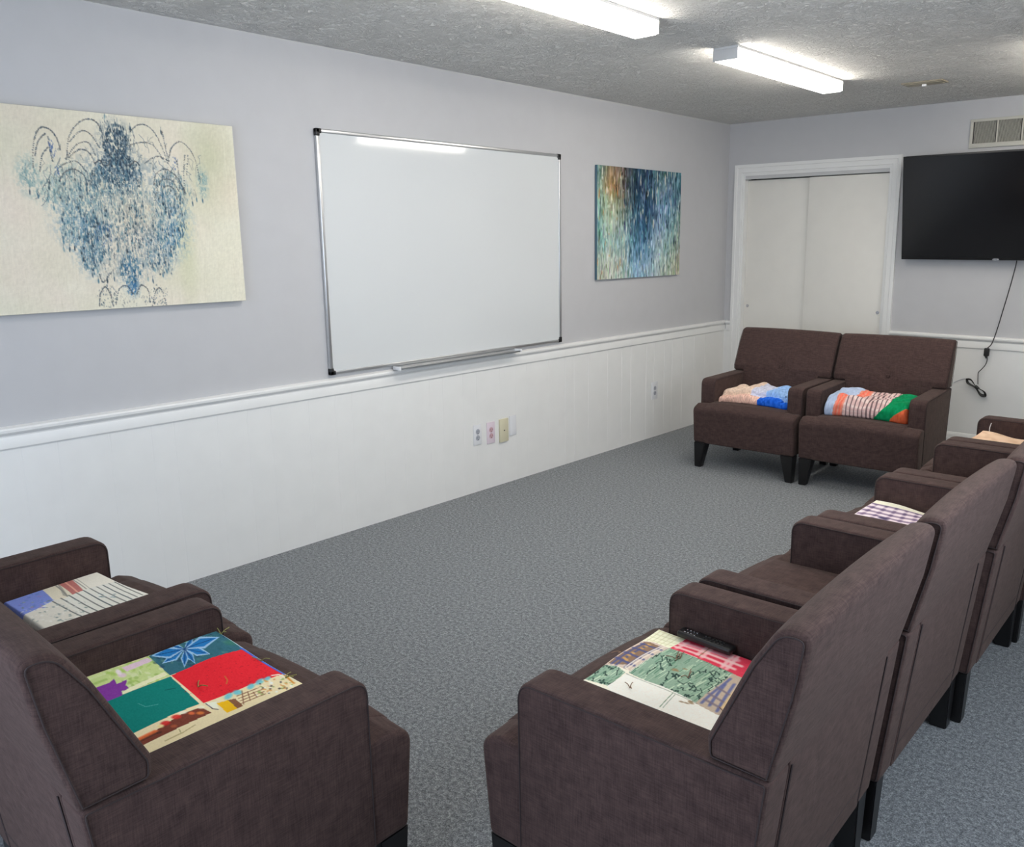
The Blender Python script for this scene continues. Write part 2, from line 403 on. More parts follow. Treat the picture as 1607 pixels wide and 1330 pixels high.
# ------------------------------------------------------------------ whiteboard
t = thing('whiteboard', 'large blank whiteboard in a thin silver frame on the left wall', 'whiteboard', (0, -3.075, 1.457))
hw, hh = .905, .60
obj('panel', B(.004, .014, -hw+.006, hw-.006, -hh+.006, hh-.006), MT['board'], t, None)
def bar_prof(L): return round_poly([(0.001, 0), (.022, 0), (.022, .020), (.016, .022), (.001, .022)], [0, .006, .004, 0, 0], 3)
bm = bmesh.new()
for s in (-1, 1):
    box(bm, .001, .021, -hw, hw, s*hh-(.018 if s > 0 else 0), s*hh+(.018 if s < 0 else 0), .004, 3)
    box(bm, .001, .021, s*hw-(.018 if s > 0 else 0), s*hw+(.018 if s < 0 else 0), -hh+.012, hh-.012, .004, 3)
obj('frame', bm, MT['alu'], t)
for sy in (-1, 1):
    for sz in (-1, 1):
        bm = bmesh.new(); y0, y1 = sorted((sy*(hw+.002), sy*(hw-.032))); z0, z1 = sorted((sz*(hh+.002), sz*(hh-.021)))
        box(bm, 0, .0235, y0, y1, z0, z1, .005, 3)
        y0, y1 = sorted((sy*(hw+.002), sy*(hw-.021))); z0, z1 = sorted((sz*(hh+.002), sz*(hh-.034))); box(bm, 0, .0235, y0, y1, z0, z1, .005, 3)
        obj('corner_cap', bm, MT['black'], t)
tr = obj('marker_tray', sweep([(.022, -.603), (.030, -.603), (.030, -.610), (.073, -.612), (.078, -.606), (.080, -.608), (.077, -.616), (.022, -.613)], (0, -.50, 0), (0, .44, 0), (1, 0, 0)), MT['alu'], t, 25)
for y0, y1 in ((.44, .452), (-.512, -.50)): obj('tray_end', B(.023, .081, y0, y1, -.619, -.600, .002), MT['plate'], tr)

# ------------------------------------------------------------------ raster painting (numpy), colours end up as a mesh attribute
class Pic:
    def __init__(s, w, h, col):
        s.w, s.h = w, h; s.a = np.zeros((h, w, 3)); s.a[:] = np.array(col)/255.
    def blob(s, cx, cy, rx, ry, ang, col, al=1., soft=.35):
        R = max(rx, ry)*(1+soft)+1.5; x0 = max(0, int(cx-R)); x1 = min(s.w, int(cx+R)+1); y0 = max(0, int(cy-R)); y1 = min(s.h, int(cy+R)+1)
        if x0 >= x1 or y0 >= y1: return
        yy, xx = np.mgrid[y0:y1, x0:x1]; dx = xx-cx; dy = yy-cy; c, q = math.cos(ang), math.sin(ang)
        u = (c*dx+q*dy)/max(rx, .3); v = (-q*dx+c*dy)/max(ry, .3); d = np.sqrt(u*u+v*v)
        m = np.clip((1+soft-d)/max(soft*2, 1e-3), 0, 1)*al
        s.a[y0:y1, x0:x1] = s.a[y0:y1, x0:x1]*(1-m[..., None]) + np.array(col)/255.*m[..., None]
    def line(s, pts, w, col, al=1.):
        for (ax, ay), (bx, by) in zip(pts[:-1], pts[1:]):
            n = max(1, int(math.hypot(bx-ax, by-ay)/max(w*.8, .7)))
            for k in range(n): s.blob(ax+(bx-ax)*k/n, ay+(by-ay)*k/n, w, w, 0, col, al, .5)
    def poly(s, pts, col, al=1.):
        P = np.array(pts, float); x0 = max(0, int(P[:, 0].min())); x1 = min(s.w, int(P[:, 0].max())+2); y0 = max(0, int(P[:, 1].min())); y1 = min(s.h, int(P[:, 1].max())+2)
        if x0 >= x1 or y0 >= y1: return None
        yy, xx = np.mgrid[y0:y1, x0:x1]; ins = np.zeros(xx.shape, bool); j = len(P)-1
        for i in range(len(P)):
            xi, yi = P[i]; xj, yj = P[j]
            with np.errstate(divide='ignore', invalid='ignore'):
                ins ^= ((yi > yy) != (yj > yy)) & (xx < (xj-xi)*(yy-yi)/(yj-yi+1e-12)+xi)
            j = i
        if col is not None:
            c = np.array(col)/255.; reg = s.a[y0:y1, x0:x1]; reg[ins] = reg[ins]*(1-al) + c*al
        m = np.zeros((s.h, s.w), bool); m[y0:y1, x0:x1] = ins; return m
    def grain(s, amt, sx=3, sy=3, seed=1):
        r = np.random.RandomState(seed); g = r.rand(s.h//sy+2, s.w//sx+2); g = np.kron(g, np.ones((sy, sx)))[:s.h, :s.w]
        g = (g + np.roll(g, sx//2+1, 1) + np.roll(g, sy//2+1, 0))/3; s.a = np.clip(s.a + (g[..., None]-.5)*amt, 0, 1)
def hmap(Hm, x, y):
    d = Hm[6]*x+Hm[7]*y+1; return ((Hm[0]*x+Hm[1]*y+Hm[2])/d, (Hm[3]*x+Hm[4]*y+Hm[5])/d)
def solve_h(src, dst):
    A = []; b = []
    for (x, y), (u, v) in zip(src, dst): A += [[x, y, 1, 0, 0, 0, -u*x, -u*y], [0, 0, 0, x, y, 1, -v*x, -v*y]]; b += [u, v]
    return list(np.linalg.solve(np.array(A, float), np.array(b, float))) + [1]
def grid_mesh(name, P, colimg, gain=1.):
    """P (h,w,3) vertex positions, colimg (h,w,3) sRGB"""
    h, w = P.shape[:2]; me = bpy.data.meshes.new(name); nv = h*w
    idx = np.arange(nv).reshape(h, w); q = np.stack([idx[:-1, :-1], idx[1:, :-1], idx[1:, 1:], idx[:-1, 1:]], -1).reshape(-1, 4)
    me.vertices.add(nv); me.vertices.foreach_set('co', P.reshape(-1).astype(np.float32))
    me.loops.add(q.size); me.loops.foreach_set('vertex_index', q.reshape(-1).astype(np.int32))
    me.polygons.add(len(q)); me.polygons.foreach_set('loop_start', (np.arange(len(q))*4).astype(np.int32))
    try: me.polygons.foreach_set('loop_total', np.full(len(q), 4, np.int32))
    except Exception: pass
    me.update(calc_edges=True); me.validate()
    c = np.clip(colimg.reshape(-1, 3)*gain, 0, 1); lin = np.where(c <= .04045, c/12.92, ((c+.055)/1.055)**2.4)
    at = me.color_attributes.new('Col', 'FLOAT_COLOR', 'POINT'); at.data.foreach_set('color', np.concatenate([lin, np.ones((nv, 1))], 1).astype(np.float32).reshape(-1))
    return me
def canvas_picture(name, label, y0, y1, z0, z1, depth, pic, edge, H_=None):
    t = thing(name, label, 'painting', (0, (y0+y1)/2, (z0+z1)/2)); hw = (y1-y0)/2; hh = (z1-z0)/2
    obj('stretched_canvas', B(.002, depth-.0006, -hw, hw, -hh, hh, .002), edge, t)
    ys = np.linspace(-hw+.0008, hw-.0008, pic.w); zs = np.linspace(hh-.0008, -hh+.0008, pic.h); Y, Z = np.meshgrid(ys, zs)
    P = np.stack([np.full_like(Y, depth), Y, Z], -1)
    obj('painted_surface', grid_mesh('painted_surface', P, pic.a), MT['oil'], t, None); return t
# ---- painting of a blue chandelier (pale canvas, left end of the wall)
H1 = [0.0006075475883415691, -8.548000546787224e-05, 0.1228427486024682, -9.113761540910514e-05, 0.0009041183803689, -0.03313733995752205, -0.00014957817828274781, -2.4748249541116616e-05, 1.0]
def paint_chandelier():
    w, h = 420, 314; p = Pic(w, h, (226, 221, 202)); r = random.Random(3); rs = np.random.RandomState(4)
    def T(X, Y): u, v = hmap(H1, X, Y); return u*w, v*h
    # mottled ground
    for _ in range(420):
        x, y = r.uniform(0, w), r.uniform(0, h); c = r.choice([(232, 226, 208), (222, 213, 192), (226, 220, 198), (230, 214, 200), (216, 214, 190), (236, 232, 216)])
        p.blob(x, y, r.uniform(12, 40), r.uniform(8, 34), r.uniform(-.3, .3), c, .22, .8)
    for X, Y, rx, ry, c, a in [(1050, 300, 34, 50, (180, 188, 150), .5), (1060, 500, 38, 36, (188, 192, 160), .5), (940, 750, 14, 70, (190, 196, 150), .5), (60, 150, 60, 50, (200, 190, 165), .25), (120, 620, 40, 60, (226, 206, 190), .3), (1150, 500, 40, 30, (240, 222, 206), .35), (920, 930, 40, 20, (205, 206, 172), .3), (1130, 850, 60, 80, (234, 230, 208), .5)]:
        x, y = T(X, Y); p.blob(x, y, rx, ry, 0, c, a, .8)
    for k in range(160):
        x = r.uniform(0, w); y = r.uniform(0, h); L = r.uniform(20, 80); p.line([(x, y), (x+r.uniform(-2, 2), y+L)], .7, r.choice([(236, 232, 216), (206, 198, 172)]), .10)
    DK = [(34, 56, 74), (44, 72, 92), (62, 90, 108), (26, 44, 60), (80, 104, 118)]; BL = [(44, 90, 116), (62, 112, 136), (94, 136, 150), (34, 66, 90), (130, 160, 166)]
    TE = [(110, 146, 150), (136, 166, 166), (92, 128, 136), (156, 180, 176)]; GR = [(150, 150, 140), (176, 172, 156), (122, 130, 132), (196, 188, 166), (98, 112, 122)]
    # washes, broken up by a patchy mask
    WM = np.zeros((h, w))
    for sx, sy, k in ((3, 5, .5), (7, 11, .3), (2, 2, .3)):
        g = rs.rand(h//sy+2, w//sx+2); WM += np.kron(g, np.ones((sy, sx)))[:h, :w]*k
    WM = np.clip((WM-.38)*2.6, 0.05, 1)[..., None]
    for X, Y, rx, ry, c, a in [(140, 400, 13, 22, (130, 164, 164), .75), (1020, 440, 8, 20, (120, 158, 164), .7), (350, 460, 34, 30, (150, 178, 172), .55), (270, 490, 22, 16, (150, 178, 172), .5), (590, 400, 40, 34, (70, 102, 128), .75), (580, 240, 20, 26, (66, 90, 112), .8), (850, 480, 26, 36, (110, 146, 170), .5), (620, 560, 70, 30, (176, 180, 172), .6), (420, 620, 34, 34, (120, 150, 172), .65), (360, 670, 16, 26, (124, 160, 176), .6), (840, 660, 32, 40, (96, 140, 176), .65), (700, 620, 34, 30, (196, 186, 166), .6), (640, 720, 44, 34, (160, 166, 164), .6), (460, 780, 20, 30, (84, 130, 164), .6), (800, 810, 22, 26, (120, 146, 166), .6), (655, 880, 17, 22, (50, 100, 140), .7), (665, 965, 9, 13, (50, 104, 146), .7), (550, 860, 14, 22, (200, 200, 184), .5)]:
        x, y = T(X, Y); old = p.a.copy(); p.blob(x, y, rx*1.15, ry*1.15, 0, c, a, .6); p.a = old + (p.a-old)*WM
    def strokes(X, Y, rx, ry, pal, n, l0=5, l1=14, a=.75, wd=.75):
        for _ in range(n):
            q = math.sqrt(r.random()); t = r.uniform(0, 2*PI); x, y = T(X+rx*q*math.cos(t), Y+ry*q*math.sin(t)); L = r.uniform(l0, l1)*.5
            p.blob(x, y, r.uniform(.5, 1.1)*wd, L*.55, r.uniform(-.28, .28), r.choice(pal), a*r.uniform(.55, 1), .35)
    strokes(580, 240, 62, 100, DK, 300, 4, 10, .9, 1.1); strokes(590, 360, 90, 90, DK, 300, 4, 9, .9, 1.1); strokes(590, 410, 130, 90, DK+BL, 420, 4, 10); strokes(525, 180, 28, 80, DK, 40); strokes(650, 230, 28, 70, DK, 36)
    strokes(480, 440, 50, 80, BL+DK, 130); strokes(350, 450, 110, 90, TE+GR, 230); strokes(250, 480, 70, 60, TE, 90); strokes(140, 400, 42, 62, TE, 80, 3, 9); strokes(1020, 440, 24, 60, TE, 44, 3, 9)
    strokes(850, 470, 80, 90, BL+TE, 190); strokes(930, 500, 60, 50, TE+GR, 60); strokes(620, 560, 230, 90, GR+BL+TE, 560); strokes(430, 620, 120, 100, BL+TE, 330); strokes(350, 690, 45, 60, TE+BL, 90)
    strokes(850, 640, 90, 110, BL+TE+GR, 330); strokes(870, 700, 50, 60, [(26, 94, 138), (40, 108, 148)], 110); strokes(700, 620, 90, 90, [(206, 196, 176), (186, 170, 150), (150, 150, 146)], 150, a=.7)
    strokes(620, 730, 190, 90, GR+BL+DK, 430); strokes(460, 790, 60, 90, BL, 190); strokes(520, 700, 50, 60, [(44, 84, 138)], 40); strokes(810, 820, 80, 80, GR+BL, 190); strokes(560, 880, 70, 60, GR, 70)
    strokes(655, 880, 55, 70, [(24, 64, 92), (34, 96, 130), (56, 118, 146)], 170); strokes(665, 970, 26, 34, [(30, 90, 140), (50, 110, 156)], 60); strokes(540, 1010, 50, 60, GR+DK, 80, 3, 8); strokes(800, 1010, 50, 60, GR+DK, 80, 3, 8); strokes(660, 1030, 90, 40, GR, 70, 3, 8)
    strokes(640, 700, 280, 200, [(214, 208, 190), (226, 220, 202)], 260, 5, 16, .6)
    for X, Y, rx, ry, n in [(590, 380, 120, 100, 90), (430, 640, 110, 110, 80), (850, 640, 90, 120, 80), (620, 650, 200, 150, 130), (460, 790, 60, 80, 40), (810, 800, 80, 80, 40), (350, 440, 120, 90, 60), (850, 470, 80, 90, 50)]:
        for _ in range(n):
            q = math.sqrt(r.random()); t = r.uniform(0, 2*PI); x, y = T(X+rx*q*math.cos(t), Y+ry*q*math.sin(t)); L = r.uniform(4, 16)
            c_ = r.choice(BL+DK+[(214, 212, 196), (206, 204, 190), (196, 204, 200)]); p.line([(x, y), (x+r.uniform(-1.5, 1.5), y+L*.8)], .5, c_, r.uniform(.3, .6)); p.blob(x, y+L, r.uniform(.8, 1.6), r.uniform(1.6, 3.2), 0, c_, .7, .35)
    for _ in range(70):
        X, Y = r.choice([(380, 300, 120, 110), (780, 280, 120, 110), (330, 400, 140, 90), (860, 400, 90, 90), (240, 380, 70, 110), (940, 380, 60, 110)])[:2]; X += r.uniform(-100, 100); Y += r.uniform(-90, 90); P = [T(X, Y)]
        for _k in range(5): X += r.uniform(-16, 16); Y += r.uniform(-2, 26); P.append(T(X, Y))
        p.line(P, .5, r.choice([(96, 112, 120), (130, 134, 128), (70, 90, 104)]), .55)
    # hanging drops along the lower rims
    for X, Y in [(190, 500), (148, 480), (270, 560), (240, 520), (318, 590), (312, 620), (320, 770), (350, 770), (375, 765), (318, 730), (420, 820), (440, 860), (465, 900), (490, 880), (935, 580), (1020, 525), (990, 520), (970, 540), (930, 760), (905, 750), (885, 755), (840, 880), (820, 900), (865, 800), (745, 920), (770, 930), (575, 920), (540, 930), (495, 930), (610, 850), (720, 850), (640, 780), (525, 100), (578, 140), (655, 160), (810, 180)]:
        x, y = T(X, Y); c = r.choice(DK+BL); p.blob(x, y+1.5, 1.2, 4.2, r.uniform(-.1, .1), c, .85, .3); p.line([(x, y-7), (x, y)], .5, (90, 104, 110), .5)
    # beaded arcs
    arcs = [[(165, 360), (166, 250), (185, 180), (215, 158), (255, 175), (285, 215), (302, 270)], [(175, 300), (190, 230), (225, 190)], [(335, 300), (345, 210), (380, 150), (430, 118), (480, 130), (510, 180), (520, 250)], [(350, 230), (400, 180), (450, 190), (500, 260)], [(330, 320), (380, 250), (440, 235), (480, 300)], [(345, 310), (400, 270), (450, 290), (480, 350)], [(300, 430), (325, 385), (370, 370), (420, 400), (440, 450)], [(310, 350), (380, 330), (430, 380)],
            [(655, 180), (690, 148), (735, 150), (780, 190), (815, 260), (845, 340)], [(650, 250), (710, 235), (770, 250), (820, 320)], [(815, 180), (830, 250), (850, 330)], [(850, 310), (865, 260), (905, 232), (950, 265), (985, 330), (1005, 420)], [(730, 340), (790, 305), (850, 330)], [(775, 450), (785, 395), (830, 370), (880, 400), (915, 450), (935, 495)], [(785, 500), (810, 430), (860, 425), (900, 480)], [(800, 520), (830, 460), (870, 465), (890, 520)], [(480, 340), (500, 325), (520, 350), (545, 350), (555, 320)], [(615, 320), (630, 350), (660, 345), (680, 330), (700, 350)],
            [(500, 1060), (505, 1000), (530, 965), (555, 1000), (570, 1060)], [(585, 1050), (600, 975), (640, 960), (670, 1000)], [(690, 1000), (710, 955), (745, 980), (755, 1040)], [(768, 1060), (785, 985), (810, 975), (840, 1060)], [(500, 900), (520, 940), (560, 890)], [(240, 205), (250, 270), (265, 330)], [(930, 300), (925, 380), (930, 480)], [(945, 300), (940, 400)], [(200, 380), (210, 300), (240, 260)], [(890, 330), (900, 400), (905, 470)]]
    for A in arcs:
        P = spline([(x, y, 0) for x, y in A], 9)
        for q in P:
            x, y = T(q[0], q[1]); p.blob(x+r.uniform(-.4, .4), y+r.uniform(-.4, .4), r.uniform(.7, 1.4), r.uniform(.7, 1.4), 0, r.choice([(56, 72, 88), (82, 94, 102), (110, 106, 100)]), .8, .4)
    for X, Y in [(265, 280), (285, 370), (880, 340), (250, 255)]: strokes(X, Y, 18, 34, [(52, 84, 140), (66, 96, 150)], 16, 4, 8)
    for X, Y in [(515, 450), (722, 450)]: x, y = T(X, Y); p.blob(x, y, 2.4, 7, 0, (214, 208, 186), .8, .4)
    p.grain(.05, 2, 2, 5); p.grain(.03, 1, 7, 6)
    return p
canvas_picture('painting', 'wide pale canvas with a blue chandelier, left of the whiteboard', -5.438, -4.418, 1.261, 2.025, .035, paint_chandelier(), MT['canvas'])
# ---- abstract streaked painting near the corner
def paint_streaks():
    w, h = 300, 224; p = Pic(w, h, (140, 165, 165)); r = random.Random(9)
    G = [[(96, 140, 140), (140, 122, 96), (104, 96, 84), (36, 66, 86), (34, 62, 92), (66, 98, 110), (84, 122, 136), (66, 118, 128)],
         [(120, 156, 146), (176, 138, 92), (86, 84, 76), (30, 58, 82), (44, 78, 104), (108, 140, 150), (92, 120, 146), (60, 106, 120)],
         [(130, 168, 156), (170, 178, 146), (130, 138, 122), (44, 84, 108), (36, 70, 98), (116, 150, 178), (90, 132, 164), (112, 140, 146)],
         [(110, 160, 156), (178, 192, 170), (140, 160, 158), (62, 102, 128), (48, 88, 118), (130, 160, 186), (120, 160, 172), (116, 146, 142)],
         [(120, 162, 160), (156, 186, 180), (136, 170, 172), (92, 136, 162), (84, 126, 156), (168, 190, 204), (138, 170, 172), (140, 156, 142)],
         [(168, 186, 170), (186, 198, 184), (160, 182, 176), (116, 160, 190), (132, 168, 196), (174, 196, 200), (160, 182, 168), (168, 172, 150)],
         [(186, 192, 172), (198, 204, 190), (176, 196, 188), (140, 178, 200), (160, 186, 204), (170, 190, 188), (178, 194, 172), (186, 178, 152)]]
    G = np.array(G, float); gh, gw = G.shape[:2]
    v = np.linspace(0, gh-1.001, h)[:, None]*np.ones((1, w)); u = np.linspace(0, gw-1.001, w)[None]*np.ones((h, 1)); i = v.astype(int); j = u.astype(int); fv = (v-i)[..., None]; fu = (u-j)[..., None]
    C = (G[i, j]*(1-fv)*(1-fu)+G[np.minimum(i+1, gh-1), j]*fv*(1-fu)+G[i, np.minimum(j+1, gw-1)]*(1-fv)*fu+G[np.minimum(i+1, gh-1), np.minimum(j+1, gw-1)]*fv*fu)
    p.a[:] = C/255.
    for _ in range(3600):
        x, y = r.uniform(0, w), r.uniform(0, h); c = C[min(h-1, int(y)), min(w-1, int(x))]; k = r.gauss(0, 46); t = r.random()
        col = tuple(max(8, min(245, q + k + (r.gauss(0, 8)))) for q in c)
        if t < .05: col = (222, 224, 206)
        elif t < .09: col = (24, 48, 70) if x > w*.3 else (196, 138, 84)
        elif t < .11 and x < w*.45 and y < h*.4: col = (60, 44, 40)
        p.blob(x, y, r.uniform(.6, 2.6), r.uniform(2, 13), r.uniform(-.12, .12), col, r.uniform(.4, .95), .3)
    for _ in range(70):
        x = r.uniform(0, w); y = r.uniform(0, h*.8); L = r.uniform(20, 70); c = C[min(h-1, int(y+L)), min(w-1, int(x))]; p.line([(x, y), (x+r.uniform(-1, 1), y+L)], .7, tuple(min(255, q+40) for q in c), .5)
    p.grain(.10, 1, 4, 2); return p
canvas_picture('painting', 'abstract teal and navy streaked canvas between whiteboard and closet corner', -1.794, -.754, 1.249, 2.016, .022, paint_streaks(), MT['canvasblue'])

# ------------------------------------------------------------------ television
t = thing('television', 'large black wall-mounted flat television to the right of the closet', 'television', (2.107, 0, 1.37))
TW = .617
tilt = Matrix.Rotation(math.radians(8.8), 4, 'X')
def tv(bm): bm.transform(Matrix.Translation((0, -.075, 0)) @ tilt); return bm
obj('body', tv(B(-TW, TW, -.0, .045, 0, .716, .006)), MT['black'], t)
obj('bezel', tv(B(-TW-.001, TW+.001, -.006, .002, -.001, .717, .002)), MT['black'], t)
obj('screen', tv(B(-TW+.008, TW-.008, -.0072, -.0058, .016, .708)), MT['screen'], t, None)
bm = bmesh.new(); cyl(bm, (0, 0, 0), 'y', .5, 1, 24)
for v in bm.verts: v.co = Vector((v.co.x*.044+.015, v.co.y*.006-.0075, v.co.z*.016+.004))
obj('logo_badge', tv(bm), MT['chrome'], t)
bm = bmesh.new(); box(bm, -.2, .2, -.028, -.0005, .22, .50, .004); box(bm, -.16, -.12, -.10, -.025, .18, .52, .004); box(bm, .12, .16, -.10, -.025, .18, .52, .004)
obj('wall_bracket', bm, MT['black'], t)
# power cord hanging below the television
def px(x, z, y=-.035): return (x, y, z)
t = thing('hanging_cable', 'thin black cable with plug and bundled loops hanging below the television', 'cable', (2.15, 0, .75))
def rel(pts): return [(x-2.15, y, z-.75) for x, y, z in pts]
bm = bmesh.new(); tube(bm, spline(rel([(2.244, -.045, 1.366), (2.243, -.05, 1.34), (2.232, -.06, 1.25), (2.212, -.055, 1.14), (2.192, -.05, 1.04), (2.172, -.05, .93), (2.152, -.048, .84), (2.136, -.046, .79), (2.115, -.045, .765)]), 5), .0034, 6)
obj('upper_lead', bm, MT['cordblack'], t)
bm = bmesh.new(); box(bm, -.058, -.025, -.05, -.022, -.045, .012, .007, 3); tube(bm, rel([(2.10, -.035, .71), (2.112, -.036, .69)]), .006, 8); obj('inline_plug', bm, MT['cordblack'], t)
bm = bmesh.new(); tube(bm, spline(rel([(2.112, -.035, .71), (2.116, -.034, .68), (2.108, -.03, .645), (2.085, -.028, .61), (2.066, -.028, .585), (2.066, -.028, .55), (2.07, -.028, .50)]), 5), .003, 6); obj('lower_lead', bm, MT['cordblack'], t)
bm = bmesh.new()
for k in range(4):
    o = .004*k; a = Vector((2.0-o*.6, -.03-o, .528+o*.5)); b = Vector((2.118+o, -.028-o*.7, .432-o)); d = (b-a); n = Vector((d.z, 0, -d.x)).normalized()*(.010+.0025*k)
    tube(bm, rel([tuple(q) for q in spline([a, a+d*.15+n*1.1, a+d*.5+n*.35, a+d*.85+n*1.2, b, a+d*.85-n*1.1, a+d*.5-n*.3, a+d*.15-n*1.1, a], 5)]), .0028, 5)
obj('bundled_loops', bm, MT['cordblack'], t)
bm = bmesh.new(); tube(bm, rel([(2.055, -.034, .487), (2.078, -.034, .468)]), .011, 10); obj('cable_tie', bm, MT['cordblack'], t)
bm = bmesh.new(); tube(bm, spline(rel([(2.0, -.02, .528), (1.97, -.012, .527), (1.94, -.009, .515), (1.90, -.009, .49)]), 5), .002, 5); obj('thin_grey_lead', bm, MT['outgrey'], t)

# ------------------------------------------------------------------ outlets on the left wainscot
def outlet(label, y0, y1, z0, z1, plate, face, kind, thick=.006):
    t = thing('outlet_plate' if kind != 'duplex' else 'power_outlet', label, 'outlet' if kind == 'duplex' else 'wall plate', (.006, (y0+y1)/2, (z0+z1)/2), group=None)
    hw, hh = (y1-y0)/2, (z1-z0)/2; obj('plate', B(0, thick, -hw, hw, -hh, hh, .002, 2), plate, t)
    if kind == 'duplex':
        for s in (-1, 1):
            bm = bmesh.new(); cyl(bm, (thick+.0005, 0, s*.0195), 'x', .0165, .003, 20); f = obj('receptacle', bm, face, t)
            bm = bmesh.new(); box(bm, thick+.0018, thick+.0024, -.008, -.0055, s*.0195-.003, s*.0195+.007); box(bm, thick+.0018, thick+.0024, .0055, .008, s*.0195-.003, s*.0195+.007); cyl(bm, (thick+.0018, 0, s*.0195-.009), 'x', .0028, .0014, 10); obj('slots', bm, MT['slot'], f)
        bm = bmesh.new(); cyl(bm, (thick+.0003, 0, 0), 'x', .003, .0016, 10); obj('screw', bm, MT['alu'], t)
    elif kind == 'jack':
        bm = bmesh.new(); cyl(bm, (thick+.001, 0, 0), 'x', .0035, .004, 12); obj('jack', bm, MT['slot'], t)
    else:
        for s in (-1, 1):
            bm = bmesh.new(); cyl(bm, (thick, 0, s*.03), 'x', .003, .0015, 10); obj('screw', bm, plate, t)
outlet('grey-faced white duplex outlet, leftmost of the four plates below the whiteboard', -2.988, -2.922, .297, .423, MT['plate'], MT['outgrey'], 'duplex')
outlet('pinkish duplex outlet second from the left below the whiteboard', -2.875, -2.806, .285, .42, MT['pinkplate'], MT['pinkface'], 'duplex')
outlet('ivory wall plate with one small jack, beside the pinkish outlet', -2.768, -2.692, .276, .424, MT['ivory'], None, 'jack', .012)
outlet('blank white wall plate, rightmost of the four below the whiteboard', -2.672, -2.614, .303, .43, MT['plate'], None, 'blank')
outlet('lone white duplex outlet on the panelling near the back chairs', -1.088, -1.014, .302, .438, MT['plate'], MT['outgrey'], 'duplex')

